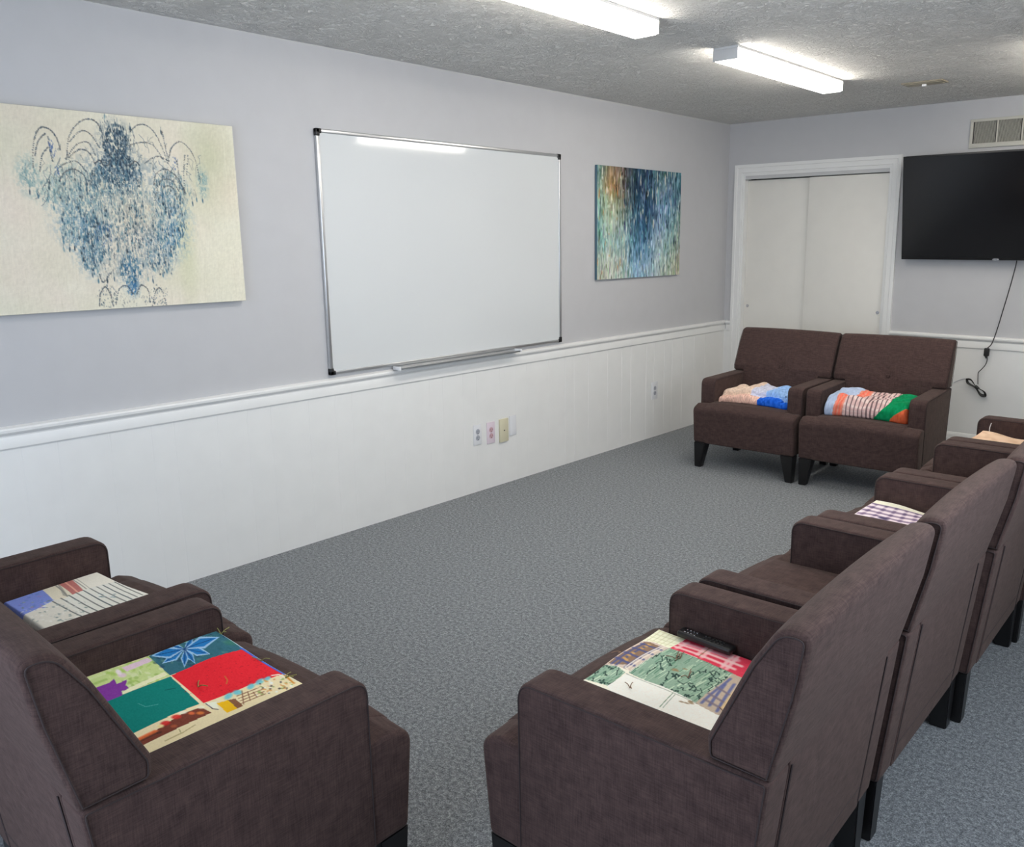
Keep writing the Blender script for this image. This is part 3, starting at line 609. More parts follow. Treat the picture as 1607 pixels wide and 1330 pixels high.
# ------------------------------------------------------------------ armchairs
CW, AW, AF, SF, HA, ZB = .713, .093, .588, .705, .598, .174
h = CW/2
SEAT = round_poly([(.10, ZB), (.683, ZB), (SF, .415), (.64, .440), (.10, .446)], [0, .012, .040, .03, 0], 6)
def seatz(x, y):
    b = .446 - .006*(y-.1)/.54 if y < .64 else .440 - .025*(y-.64)/.065
    return b + .013*max(0, 1-(x/.27)**2)
def crown(x, y, z):
    k = max(0, 1-(x/(h-.05))**2)*max(0, min(1, (z-.30)/.12)); f = max(0, 1-(x/h)**2)*max(0, (y-.66)/.045)
    return (x, y+.008*f, z+.013*k)
def make_armchair(label, loc, rz, group):
    t = thing('armchair', label, 'armchair', loc, rz, group)
    bm = bmesh.new(); sp = resample(SEAT, .04)
    loft(bm, sp, -(h-AW)-.004, (h-AW)+.004, .004, 10, 2, crown)
    front = round_poly([(AF-.012, ZB-.0), (.683, ZB), (SF-.001, .414), (.64, .4385), (AF-.012, .430)], [0, .022, .042, .03, 0], 6)
    fb = bmesh.new(); loft(fb, resample(front, .04), -h, h, .016, 12, 5, crown); me = bpy.data.meshes.new('t'); fb.to_mesh(me); bm.from_mesh(me); bpy.data.meshes.remove(me); fb.free()
    obj('seat', bm, MT['fabric'], t, 55)
    # backrest: winged upper part over the arms, narrower lower part between them
    up = round_poly([(.122, HA+.001), (.125, .640), (.045, .815), (-.004, .893), (-.062, .893), (-.042, .770), (0.0, HA+.001)], [.018, .03, .10, .055, .042, 0, 0], 7)
    def puff(x, y, z):
        c = max(0, 1-(x/h)**2)**.8; v = max(0, 1-((z-.68)/.27)**2); front = 1 if y > -.02-.15*(z-.6)+.03 else 0
        d = math.hypot(x, z-.655); dim = -.020*math.exp(-(d/.04)**2)
        if abs(x) < h-AW+.006 and z < HA+.03 and y > .075: return (x, y+.064+.012*c, z-.165)
        return (x, y + front*(.018*c*v + dim), z + (.006*c if z > .86 else 0))
    bm = bmesh.new(); loft(bm, resample(up, .022), -h+.0015, h-.0015, .013, 30, 4, puff)
    low = [(.130, .42), (.105, .602), (.085, .66), (-.012, .66), (0.0, HA), (.046, ZB+.004), (.15, ZB+.004)]
    lb = bmesh.new(); loft(lb, resample(low, .03), -(h-AW)-.003, (h-AW)+.003, .004, 14, 2, lambda x, y, z: (x, y + (.0165*max(0, 1-(x/h)**2)**.8 if y > .09 else 0), z))
    me = bpy.data.meshes.new('t'); lb.to_mesh(me); bm.from_mesh(me); bpy.data.meshes.remove(me); lb.free()
    bk = obj('backrest', bm, MT['fabric'], t, 55)
    for s in (-1, 1):
        bm = bmesh.new(); x = s*(h+.0005); tube(bm, [(x, y, z) for y, z in inset(up, .009)], .0015, 6, True); obj('piping', bm, MT['piping'], bk)
    bm = bmesh.new(); bmesh.ops.create_uvsphere(bm, u_segments=16, v_segments=8, radius=.013)
    for v in bm.verts: v.co = Vector((v.co.x, v.co.y*.5+.127, v.co.z+.655))
    obj('button', bm, MT['fabric'], bk)
    # seams of the rear panel
    bm = bmesh.new()
    for s in (-1, 1): tube(bm, [(s*(h-AW-.004), -.0005, HA-.01), (s*(h-AW-.004), .0445, ZB+.02)], .0022, 5)
    tube(bm, [(-(h-AW), .0395, ZB+.065), ((h-AW), .0395, ZB+.065)], .0014, 5)
    obj('rear_seam', bm, MT['piping'], bk)
    arm = round_poly([(.048, ZB), (AF, ZB), (AF, HA), (0.0, HA)], [.014, .014, .048, .014], 7)
    for s in (-1, 1):
        a, b = sorted((s*h, s*(h-AW)))
        bm = bmesh.new(); loft(bm, resample(arm, .05), a, b, .009, 4, 4); ar = obj('arm', bm, MT['fabric'], t, 55)
        for x in (a, b):
            sg = -1 if x == a else 1; path = [(x+sg*.0005, y, z) for y, z in inset(arm, .006)]
            bm = bmesh.new(); tube(bm, path, .0017, 6, True); obj('piping', bm, MT['piping'], ar)
    for s in (-1, 1):
        o = s*(h-.006); i = s*(h-.088); ib = s*(h-.052)
        bm = bmesh.new(); frustum(bm, [(o, .60), (o, .683), (i, .683), (i, .60)], [(o, .626), (o, .668), (ib, .668), (ib, .626)], ZB+.002, 0); obj('leg', bm, MT['legblack'], t)
        o = s*(h-.004); i = s*(h-.062)
        bm = bmesh.new(); frustum(bm, [(o, .052), (o, .125), (i, .125), (i, .052)], [(o, .058), (o, .108), (s*(h-.050), .108), (s*(h-.050), .058)], ZB+.002, 0); obj('leg', bm, MT['legblack'], t)
    return t
def copy_tree(o, parent=None):
    c = o.copy(); COL.objects.link(c)
    if parent is not None: c.parent = parent
    for ch in list(o.children): copy_tree(ch, c)
    return c
P90 = PI/2
CH = {}
chairs = [
 ('R1', 'nearest brown armchair of the right row, holding the green print quilt and remote', 3.0941, -4.8832, 1.5989, 'armchairs in the right row'),
 ('R2', 'empty brown armchair in the right row with no quilt on its seat', 3.0891, -4.1425, 1.5853, 'armchairs in the right row'),
 ('R3', 'brown armchair in the right row holding the purple plaid folded quilt', 3.1025, -3.418, 1.590, 'armchairs in the right row'),
 ('R4', 'brown armchair just beyond the purple plaid quilt chair in the right row', 3.1050, -2.700, 1.5850, 'armchairs in the right row'),
 ('R5', 'brown armchair at the far end of the right row holding a peach quilt', 3.1000, -1.975, 1.5850, 'armchairs in the right row'),
 ('L1', 'brown armchair at lower left holding the red and teal patchwork quilt', 1.9088, -6.0438, .0058, 'armchairs at the lower left'),
 ('L2', 'brown armchair beside the left wall holding the striped white and blue quilt', 1.1900, -6.0255, .040, 'armchairs at the lower left'),
 ('B1', 'brown armchair facing the viewer by the closet doors holding the pink and blue bundle', 1.0482, -.9229, 3.1759, 'armchairs along the back wall'),
 ('B2', 'brown armchair facing the viewer holding the green and orange bundle, nearer the television', 1.772, -.8832, 3.2015, 'armchairs along the back wall')]
first = None
for key, lab, x, y, rz, grp in chairs:
    if first is None: first = c = make_armchair(lab, (x, y, 0), rz, grp)
    else:
        c = copy_tree(first); c.location = (x, y, 0); c.rotation_euler = (0, 0, rz); c['label'] = lab; c['group'] = grp
    CH[key] = (x, y, rz)

# ------------------------------------------------------------------ folded quilts lying on the seats
def seat_top(x, y): return seatz(x, y)
def quilt(name, label, cat, chair, corners, smax, tmax, w, hgt, pic, puff=.006, group='folded quilts on the armchairs', seed=1, smin=0.):
    """corners: local (x,y,z) at (s,t)=(0,0),(1,0),(1,1),(0,1); extends hidden to smax,tmax"""
    X, Y, rz = CH[chair]; t = thing(name, label, cat, (X, Y, 0), rz, group)
    c00, c10, c11, c01 = [np.array(c, float) for c in corners]
    s = np.linspace(smin, smax, w)[None, :, None]; q = np.linspace(0, tmax, hgt)[:, None, None]
    P = c00*(1-s)*(1-q) + c10*s*(1-q) + c11*s*q + c01*(1-s)*q
    rs = np.random.RandomState(seed); lx = P[..., 0]; ly = P[..., 1]; z = P[..., 2].copy()
    for _ in range(9):
        a, b, ph = rs.uniform(-28, 28), rs.uniform(-28, 28), rs.uniform(0, 6); z += puff*.22*np.sin(a*lx+b*ly+ph)
    ed = np.minimum.reduce([np.arange(w)[None]*np.ones((hgt, 1)), (w-1-np.arange(w))[None]*np.ones((hgt, 1)), np.arange(hgt)[:, None]*np.ones((1, w)), (hgt-1-np.arange(hgt))[:, None]*np.ones((1, w))])
    e = np.clip(ed/ (w*.035), 0, 1); rd = np.sqrt(1-(1-e)**2)
    base = np.array([[seat_top(lx[i, j], ly[i, j]) for j in range(w)] for i in range(hgt)]) - .002
    z = np.maximum(z, base+.012); zt = base + (z-base)*(.35+.65*rd)
    P[..., 2] = zt; me = grid_mesh('quilt_top', P, pic.a[:hgt, :w], 1.07)
    # sides and underside
    bm = bmesh.new(); bm.from_mesh(me); bpy.data.meshes.remove(me); bm.verts.ensure_lookup_table()
    lay = bm.verts.layers.float_color['Col']
    ring = [i for i in range(w)] + [w-1+w*k for k in range(1, hgt)] + [w*hgt-1-k for k in range(1, w)] + [w*(hgt-1-k) for k in range(1, hgt-1)]
    bf = base.reshape(-1); Pf = P.reshape(-1, 3); cen = Pf.mean(0); mid = []; low = []
    for i in ring:
        p = Pf[i]; v = bm.verts.new((p[0]+(p[0]-cen[0])*.004, p[1]+(p[1]-cen[1])*.004, (p[2]+bf[i])/2)); v[lay] = bm.verts[i][lay] if False else (.62, .58, .5, 1); mid.append(v)
        v2 = bm.verts.new((p[0], p[1], bf[i]+.0005)); v2[lay] = (.5, .46, .4, 1); low.append(v2)
    bm.verts.ensure_lookup_table(); n = len(ring)
    for k in range(n):
        j = (k+1) % n; bm.faces.new((bm.verts[ring[k]], bm.verts[ring[j]], mid[j], mid[k])); bm.faces.new((mid[k], mid[j], low[j], low[k]))
    bm.faces.new(low); bmesh.ops.recalc_face_normals(bm, faces=bm.faces[:])
    obj('folded_cloth', bm, MT['cotton'], t, 60)
    def P_at(s_, t_):
        j = int(np.clip((s_-smin)/(smax-smin)*(w-1), 0, w-1)); i = int(np.clip(t_/tmax*(hgt-1), 0, hgt-1)); return P[i, j]
    return t, P_at
def tie(t, p, r, mat):
    bm = bmesh.new()
    for k in range(3):
        a = r.uniform(0, 2*PI); L = r.uniform(.014, .03); d = Vector((math.cos(a), math.sin(a), 0))
        tube(bm, spline([Vector(p)+Vector((0, 0, -.001)), Vector(p)+d*L*.4+Vector((0, 0, .006)), Vector(p)+d*L+Vector((0, 0, r.uniform(.002, .012)))], 4), .0011, 5)
    obj('yarn_tie', bm, mat, t)
rr = random.Random(12)
# quilt with teal and red squares
def pic_L1():
    w, hg = 260, 250; sm, tm = 1.04, 1.5; s0 = -.12; p = Pic(w, hg, (232, 216, 176)); r = random.Random(2)
    Hq = solve_h([(110, 375), (925, 88), (1500, 490), (510, 940)], [(0, .05), (1, .10), (1, 1), (0, 1)])
    def T(X, Y): s, q = hmap(Hq, X, Y); return ((s-s0)/(sm-s0)*w, q/tm*hg)
    def poly(pts, c, a=1.): return p.poly([T(*q) for q in pts], c, a)
    def bl(X, Y, rx, ry, ang, c, a=.9, so=.3): x, y = T(X, Y); p.blob(x, y, rx, ry, ang, c, a, so)
    # floral green square
    poly([(60, 395), (470, 240), (600, 380), (300, 505), (262, 570), (40, 430)], (196, 212, 140))
    for _ in range(120):
        bl(r.uniform(110, 560), r.uniform(240, 480), r.uniform(1.5, 5), r.uniform(1.5, 5), r.uniform(0, 3), r.choice([(168, 200, 96), (206, 220, 150), (150, 184, 90), (222, 226, 190)]), .6)
    poly([(300, 320), (460, 250), (490, 270), (330, 345)], (222, 196, 208)); bl(300, 370, 6, 5, .4, (226, 200, 214)); bl(280, 350, 4, 6, .2, (240, 226, 232))
    poly([(185, 400), (215, 425), (250, 395), (265, 430), (330, 400), (320, 440), (350, 470), (295, 480), (300, 520), (265, 560), (240, 500), (190, 470)], (128, 58, 150))
    poly([(295, 495), (330, 465), (560, 350), (585, 372), (420, 450), (310, 505)], (232, 230, 190))
    # blue flower square
    m = poly([(470, 240), (600, 150), (740, 50), (925, 60), (1075, 195), (840, 285), (700, 335), (600, 378)], (56, 106, 120))
    poly([(470, 240), (600, 120), (780, 20), (960, 60), (1080, 200), (880, 260), (700, 335), (600, 378)], (54, 104, 118))
    for _ in range(100): bl(r.uniform(500, 1040), r.uniform(60, 330), r.uniform(2, 5), r.uniform(1.5, 4), r.uniform(0, 3), r.choice([(40, 90, 96), (88, 136, 130), (30, 56, 84), (112, 150, 128)]), .45)
    bl(800, 85, 16, 7, 0, (104, 124, 190), .8); bl(1010, 150, 14, 8, .2, (60, 120, 100), .7)
    cx, cy = 695, 195
    for tx, ty in [(920, 115), (860, 240), (760, 300), (690, 325), (550, 290), (610, 170), (485, 238), (760, 100)]:
        dx, dy = tx-cx, ty-cy; nx_, ny_ = -dy*.16, dx*.16
        pts = [(cx, cy), (cx+dx*.5+nx_*1.2, cy+dy*.5+ny_*1.2), (tx, ty), (cx+dx*.5-nx_*1.2, cy+dy*.5-ny_*1.2)]
        poly(pts, (150, 190, 220)); pts = [(cx+dx*.06, cy+dy*.06), (cx+dx*.5+nx_*.8, cy+dy*.5+ny_*.8), (cx+dx*.92, cy+dy*.92), (cx+dx*.5-nx_*.8, cy+dy*.5-ny_*.8)]; poly(pts, (36, 118, 184))
        p.line([T(cx, cy), T(cx+dx*.8, cy+dy*.8)], .8, (24, 66, 120), .7)
    bl(700, 140, 5, 5, 0, (150, 184, 160), .8)
    # teal and red squares
    poly([(300, 505), (600, 385), (805, 612), (430, 792), (262, 565)], (14, 124, 114))
    p.line([T(400, 580), T(450, 612), T(535, 600)], .5, (120, 180, 170), .6); p.line([T(570, 490), T(640, 478)], .9, (8, 90, 84), .6)
    poly([(605, 378), (840, 275), (1075, 200), (1380, 400), (1110, 490), (832, 606)], (226, 40, 52))
    for _ in range(90):
        bl(r.uniform(700, 1250), r.uniform(230, 560), r.uniform(.7, 1.8), .6, r.uniform(-.4, .4), (166, 24, 38), .55)
    p.line([T(960, 400), T(980, 430), T(975, 460)], .7, (190, 120, 60), .9)
    # printed border
    poly([(430, 792), (805, 612), (832, 606), (1110, 490), (1380, 400), (1560, 500), (1500, 760), (700, 1300), (505, 945)], (236, 220, 178))
    poly([(470, 850), (560, 790), (700, 690), (820, 640), (900, 690), (720, 790), (560, 870), (500, 880)], (120, 62, 48))
    for X, Y, rx, ry, c in [(590, 760, 6, 4, (206, 40, 40)), (660, 715, 6, 4, (216, 50, 44)), (520, 820, 5, 3, (226, 110, 60)), (560, 780, 4, 3, (236, 214, 150)), (820, 690, 5, 3, (214, 120, 60)), (760, 690, 4, 3, (222, 110, 66)), (450, 800, 5, 4, (240, 200, 120)), (700, 680, 5, 3, (240, 232, 210)), (650, 790, 4, 2.5, (170, 90, 60)), (820, 640, 5, 3, (244, 236, 206)), (550, 830, 4, 2, (80, 50, 40))]: bl(X, Y, rx, ry, .3, c)
    poly([(925, 610), (1000, 588), (1080, 668), (1010, 700)], (246, 186, 30)); poly([(1000, 588), (1050, 580), (1120, 650), (1080, 668)], (136, 92, 66))
    poly([(850, 605), (920, 595), (945, 660), (870, 640)], (246, 238, 214)); p.line([T(850, 610), T(900, 655), T(945, 665)], .8, (60, 50, 60), .8)
    for X, Y, rx, ry, a in [(1000, 555, 8, 4, -.4), (1060, 530, 6, 5, .3), (1150, 490, 7, 4, -.4), (1210, 455, 9, 4, -.3), (1260, 435, 7, 3, -.3)]: bl(X, Y, rx, ry, a, (110, 196, 206))
    for a in range(4):
        p.line([T(1090+a*42, 520+a*18-a*8), T(1120+a*45, 640-a*26)], .7, (140, 92, 64), .8); p.line([T(1060+a*14, 590+a*22-30), T(1230+a*14, 520+a*22-20)], .7, (140, 92, 64), .8)
    for _ in range(60): bl(r.uniform(1200, 1480), r.uniform(440, 570), r.uniform(1, 3), r.uniform(1, 2.5), r.uniform(0, 3), r.choice([(246, 244, 236), (150, 170, 90), (236, 226, 190), (70, 60, 60), (216, 160, 90)]), .8)
    p.line([T(1380, 410), T(1470, 500)], 1.4, (222, 150, 60), .8); p.line([T(1290, 410), T(1340, 405), T(1400, 440)], 1.2, (240, 236, 214), .9)
    p.line([T(600, 905), T(720, 850), T(800, 790)], .6, (170, 150, 90), .7); p.line([T(690, 820), T(705, 850)], .6, (150, 140, 80), .8)
    k_ = int((.075-s0)/(sm-s0)*w); p.a[:, :k_] = p.a[:, k_:k_+1]
    p.line([T(1060, 190), T(1390, 410)], 2.0, (64, 104, 196), 1); p.line([T(925, 85), T(1070, 190)], 1.2, (176, 200, 210), .9); p.line([T(1390, 405), T(1500, 490)], 1.4, (226, 220, 190), .9)
    p.grain(.05, 1, 1, 3); return p
t, P_ = quilt('quilt', 'patchwork quilt with red and teal squares folded on the lower left armchair', 'quilt', 'L1', [(-.258, .245, .545), (-.258, .550, .532), (.068, .590, .484), (.066, .238, .484)], 1.04, 1.5, 260, 250, pic_L1(), seed=3, smin=-.12)
for s_, q_ in [(1.0, .12), (1.0, .6), (.5, .62), (.98, .9)]: tie(t, P_(s_, q_), rr, MT['yarn'])
# green print and plaid quilt on the near right chair
def pic_R1():
    w, hg = 250, 250; sm, tm = 1.05, 1.5; p = Pic(w, hg, (238, 232, 214)); r = random.Random(5)
    Hq = solve_h([(780, 95), (1485, 440), (1225, 1035), (80, 580)], [(0, 0), (.64, 0), (1, 1), (0, 1)])
    def T(X, Y): s, q = hmap(Hq, X, Y); return (s/sm*w, q/tm*hg)
    def poly(pts, c, a=1.): return p.poly([T(*q) for q in pts], c, a)
    def lines(mask_pts, pairs, wd, c, a=.8):
        m = p.poly([T(*q) for q in mask_pts], None); 
        if m is None: return
        old = p.a.copy()
        for A, B_ in pairs: p.line([T(*A), T(*B_)], wd, c, a)
        p.a = np.where(m[..., None], p.a, old)
    def lerp(a, b, k): return (a[0]+(b[0]-a[0])*k, a[1]+(b[1]-a[1])*k)
    def fam(a0, a1, b0, b1, ks): return [(lerp(a0, a1, k), lerp(b0, b1, k)) for k in ks]
    # pale yellow check
    Q = [(780, 60), (1085, 240), (890, 352), (740, 275), (540, 262)]; poly(Q, (240, 235, 206))
    lines(Q, fam((780, 95), (600, 250), (1065, 240), (890, 350), [.2, .4, .6, .8]), .8, (206, 206, 160), .5); lines(Q, fam((780, 95), (1065, 240), (560, 260), (890, 350), [.2, .35, .5, .65, .8]), .8, (206, 200, 160), .45)
    # brown and blue plaid
    Q = [(560, 258), (640, 250), (740, 272), (885, 352), (515, 552), (400, 505), (235, 475)]; poly(Q, (208, 190, 174))
    poly([(640, 262), (700, 270), (800, 330), (520, 500), (400, 490), (300, 470)], (140, 112, 90))
    lines(Q, fam((600, 270), (860, 350), (300, 470), (520, 540), [.15, .35, .75]), 2.2, (84, 88, 128), .6); lines(Q, fam((640, 262), (320, 450), (850, 360), (520, 545), [.1, .35, .6, .85]), 2.2, (78, 82, 126), .6)
    for X, Y in [(660, 320), (620, 345), (540, 395), (500, 415), (460, 440), (690, 300), (480, 455)]: x, y = T(X, Y); p.blob(x, y, 4, 2.2, .2, (206, 160, 96), .85)
    lines(Q, fam((820, 320), (480, 520), (885, 352), (515, 552), [.0, 1]), .9, (232, 222, 206), .8); lines(Q, [((850, 330), (500, 530)), ((820, 318), (470, 520))], 1.2, (226, 214, 200), .8)
    # red and white plaid
    Q = [(1085, 232), (1180, 270), (1620, 470), (1560, 700), (1400, 610), (1160, 480), (888, 350)]; poly(Q, (218, 62, 84))
    lines(Q, fam((1000, 270), (900, 350), (1500, 500), (1400, 600), [.15]), 3.5, (240, 170, 176), .6); lines(Q, [((930, 330), (1440, 580)), ((960, 300), (1500, 560))], 2.4, (244, 206, 200), .6)
    lines(Q, [((1060, 300), (940, 360)), ((1250, 350), (1120, 440)), ((1290, 370), (1160, 470)), ((1450, 450), (1320, 560)), ((1480, 470), (1350, 580))], 3.4, (244, 196, 194), .55); lines(Q, [((1270, 360), (1140, 455))], .8, (150, 130, 90), .7)
    # green print with squiggles
    for Q in ([(885, 355), (1160, 480), (1410, 608), (1095, 860), (515, 568)], [(235, 472), (400, 505), (482, 560), (340, 676), (60, 585)]):
        m = poly(Q, (142, 168, 146)); old = p.a.copy(); xs = [q[0] for q in Q]; ys = [q[1] for q in Q]
        for _ in range(260 if xs[0] > 500 else 80):
            X, Y = r.uniform(min(xs), max(xs)), r.uniform(min(ys), max(ys)); L = r.uniform(30, 110); p.line([T(X, Y), T(X+L*.85, Y-L*.55)], r.uniform(.5, 1.1), r.choice([(196, 212, 186), (176, 198, 170), (104, 142, 118), (90, 128, 106)]), .75)
        for _ in range(64 if xs[0] > 500 else 18):
            X, Y = r.uniform(min(xs), max(xs)), r.uniform(min(ys), max(ys)); pts = []
            for k in range(9): pts.append(T(X, Y)); X += r.uniform(-14, 26); Y += r.uniform(-22, 16)
            p.line(pts, .7, (44, 66, 60), .75)
            for q in pts[::2]: p.blob(q[0], q[1], r.uniform(.8, 1.9), r.uniform(.8, 1.6), 0, (38, 60, 56), .75)
        if m is not None: p.a = np.where(m[..., None], p.a, old)
    poly([(490, 572), (800, 700), (1255, 942), (1225, 1120), (700, 1100), (330, 678)], (240, 236, 226)); p.line([T(905, 775), T(800, 865)], .7, (110, 140, 110), .8); p.line([T(925, 785), T(825, 872)], .6, (130, 150, 130), .7)
    Q = [(1405, 608), (1600, 720), (1500, 1100), (1250, 945), (1080, 855)]; poly(Q, (190, 172, 152)); lines(Q, [((1380, 650), (1120, 860)), ((1330, 700), (1180, 880)), ((1400, 700), (1230, 920))], 2.4, (92, 100, 150), .6); lines(Q, [((1250, 720), (1350, 800)), ((1180, 780), (1320, 870)), ((1150, 830), (1280, 900))], 2.0, (120, 108, 120), .5); lines(Q, [((1400, 760), (1270, 900))], 2.5, (214, 186, 140), .7)
    for X, Y, L in [(960, 565, 60), (1010, 850, 40)]:
        for k in range(5): x, y = T(X+r.uniform(-L, L), Y+r.uniform(-12, 12)); p.blob(x, y, 4, 1.4, r.uniform(-.4, .2), (150, 124, 92), .8)
    for A, B_ in [((885, 352), (1410, 608)), ((885, 352), (515, 560)), ((490, 572), (1095, 860))]: p.line([T(*A), T(*B_)], .6, (90, 100, 84), .4)
    p.grain(.06, 1, 1, 4); return p
t, P_ = quilt('quilt', 'green print and plaid quilt folded on the nearest right armchair', 'quilt', 'R1', [(.255, .612, .487), (.255, .235, .478), (-.083, .245, .478), (-.085, .613, .478)], 1.05, 1.5, 250, 250, pic_R1(), seed=6)
for s_, q_ in [(.0, .03), (.36, .38), (.38, .36), (.02, .55), (.33, .93), (.98, .84), (.55, .55)]: tie(t, P_(s_, q_), rr, MT['yarnbrown'])
# striped quilt beside the wall
def pic_L2():
    w, hg = 190, 200; sm, tm = 1.03, 1.6; p = Pic(w, hg, (222, 218, 206)); r = random.Random(8)
    Hq = solve_h([(150, 460), (940, 125), (1430, 380), (430, 705)], [(0, 0), (1, 0), (1, 1), (0, 1)])
    def T(X, Y): s, q = hmap(Hq, X, Y); return (s/sm*w, q/tm*hg)
    def poly(pts, c, a=1.): return p.poly([T(*q) for q in pts], c, a)
    poly([(100, 460), (420, 320), (540, 470), (300, 610), (200, 560)], (130, 146, 216))
    for _ in range(40): x, y = T(r.uniform(170, 500), r.uniform(370, 560)); p.blob(x, y, r.uniform(1, 4), r.uniform(1, 3), 0, r.choice([(156, 168, 228), (104, 120, 196), (170, 130, 190), (90, 130, 190)]), .6)
    poly([(420, 325), (550, 270), (700, 430), (600, 470), (530, 470)], (228, 220, 198)); poly([(560, 275), (610, 430), (660, 450), (580, 290)], (150, 146, 138), .7)
    poly([(550, 265), (680, 215), (800, 385), (700, 432)], (190, 118, 112)); p.line([T(615, 250), T(740, 400)], 1.4, (226, 170, 150), .9); p.line([T(545, 300), T(650, 440)], 1.2, (140, 138, 130), .8)
    poly([(690, 215), (760, 160), (940, 90), (1150, 225), (980, 290), (830, 355), (800, 370)], (232, 227, 214)); p.line([T(690, 225), T(830, 365)], 1.0, (150, 146, 138), .8); p.line([T(725, 215), T(850, 345)], .7, (160, 156, 146), .7)
    poly([(600, 470), (830, 355), (1140, 225), (1450, 380), (1300, 900), (780, 640)], (226, 224, 214))
    for k in range(10):
        a = (1120-k*66, 240+k*27); b = (a[0]+300, a[1]+190); p.line([T(*a), T(*b)], 1.15, r.choice([(96, 102, 98), (110, 112, 106), (78, 90, 90)]), .85)
    for _ in range(26): x, y = T(r.uniform(930, 1100), r.uniform(400, 450)); p.blob(x, y, 2.5, 1, .5, r.choice([(74, 106, 110), (220, 226, 224)]), .8)
    for _ in range(90): x, y = T(r.uniform(300, 820), r.uniform(470, 690)); p.blob(x, y, r.uniform(1, 3.5), r.uniform(1, 2.5), r.uniform(0, 3), r.choice([(230, 228, 220), (120, 136, 130), (196, 196, 186), (150, 160, 156), (236, 234, 228)]), .75)
    p.grain(.05, 1, 1, 4); return p
quilt('quilt', 'white striped quilt with a blue corner folded on the armchair by the left wall', 'quilt', 'L2', [(-.255, .27, .502), (-.255, .535, .505), (-.082, .575, .480), (-.092, .285, .480)], 1.03, 1.9, 190, 200, pic_L2(), seed=9)
# purple plaid quilt
def pic_R3():
    w, hg = 120, 120; p = Pic(w, hg, (222, 208, 214)); r = random.Random(8); sm, tm = 1.1, 1.4
    Hq = solve_h([(690, 125), (1390, 345), (1180, 640), (230, 440)], [(0, 0), (1, 0), (1, 1), (0, 1)])
    def T(X, Y): s, q = hmap(Hq, X, Y); return (s/sm*w, q/tm*hg)
    for k in range(9):
        y = (.17+.14*k)/tm*hg; p.line([(0, y), (w, y)], 2.3, (120, 98, 128), .5)
    for k in range(9): x = (.10+.13*k)/sm*w; p.line([(x, .12*hg), (x, hg)], 2.3, (132, 112, 138), .42)
    for k in range(9):
        for j in range(8): p.blob((.10+.13*j)/sm*w, (.17+.14*k)/tm*hg, 2.8, 2.4, 0, (70, 56, 92) if (j+k) % 3 else (104, 84, 116), .55, .4)
    for k in range(9): y = (.24+.14*k)/tm*hg; p.line([(3, y), (w, y)], .9, (242, 226, 228), .7)
    p.a[:int(.12*hg)] = np.array((238, 232, 212))/255.; p.a[:, :int(.04*w)] = np.array((236, 224, 218))/255.
    x, y = T(740, 390); p.blob(x, y, 6, 4, .3, (60, 52, 86), .9)
    p.poly([T(1300, 340), T(1480, 380), T(1250, 700), T(1110, 590)], (190, 204, 232)); p.grain(.06, 1, 1, 4); return p
quilt('quilt', 'purple and white plaid quilt folded on the third armchair of the right row', 'quilt', 'R3', [(.255, .575, .505), (.255, .42, .490), (.10, .40, .478), (.10, .61, .478)], 1.9, 2.2, 120, 120, pic_R3(), seed=4)
def pic_R5():
    p = Pic(60, 60, (222, 190, 162)); r = random.Random(1)
    for _ in range(70): p.blob(r.uniform(0, 60), r.uniform(0, 60), r.uniform(2, 6), r.uniform(1, 4), r.uniform(0, 3), r.choice([(210, 176, 146), (232, 204, 180), (200, 164, 136)]), .5)
    return p
t, P_ = quilt('quilt', 'peach quilt peeking over the arm of the far end right armchair', 'quilt', 'R5', [(.25, .56, .545), (.25, .20, .50), (-.22, .20, .50), (-.22, .60, .50)], 1, 1, 60, 60, pic_R5(), .02, seed=2)
bm = bmesh.new(); p0 = Vector(P_(.12, .04)); tube(bm, spline([p0, p0+Vector((0, 0, .02)), p0+Vector((0, -.006, .045))], 4), .002, 6); obj('yarn_tie', bm, MT['plate'], t)

# remote control lying along the far arm of the near chair
X, Y, rz = CH['R1']; t = thing('remote_control', 'slim black remote control with silver buttons on the green plaid quilt', 'remote control', (X, Y, 0), rz)
bm = bmesh.new(); box(bm, -.018, .018, -.082, .082, 0, .018, .007, 3); Mr = Matrix.Translation((.238, .455, .486)) @ Matrix.Rotation(math.radians(-3), 4, 'Z') @ Matrix.Rotation(math.radians(1), 4, 'X')
bm.transform(Mr); obj('case', bm, MT['black'], t)
bm = bmesh.new()
for k in range(4): box(bm, -.011, -.004, .028+k*.010, .033+k*.010, .0175, .0200, .0008); box(bm, .003, .010, .028+k*.010, .033+k*.010, .0175, .0200, .0008)
bm.transform(Mr); obj('silver_buttons', bm, MT['chrome'], t)
bm = bmesh.new()
for k in range(6): box(bm, -.010, -.003, -.055+k*.011, -.048+k*.011, .0175, .0195, .001); box(bm, .003, .010, -.055+k*.011, -.048+k*.011, .0175, .0195, .001)
bm.transform(Mr); obj('black_buttons', bm, MT['cordblack'], t)

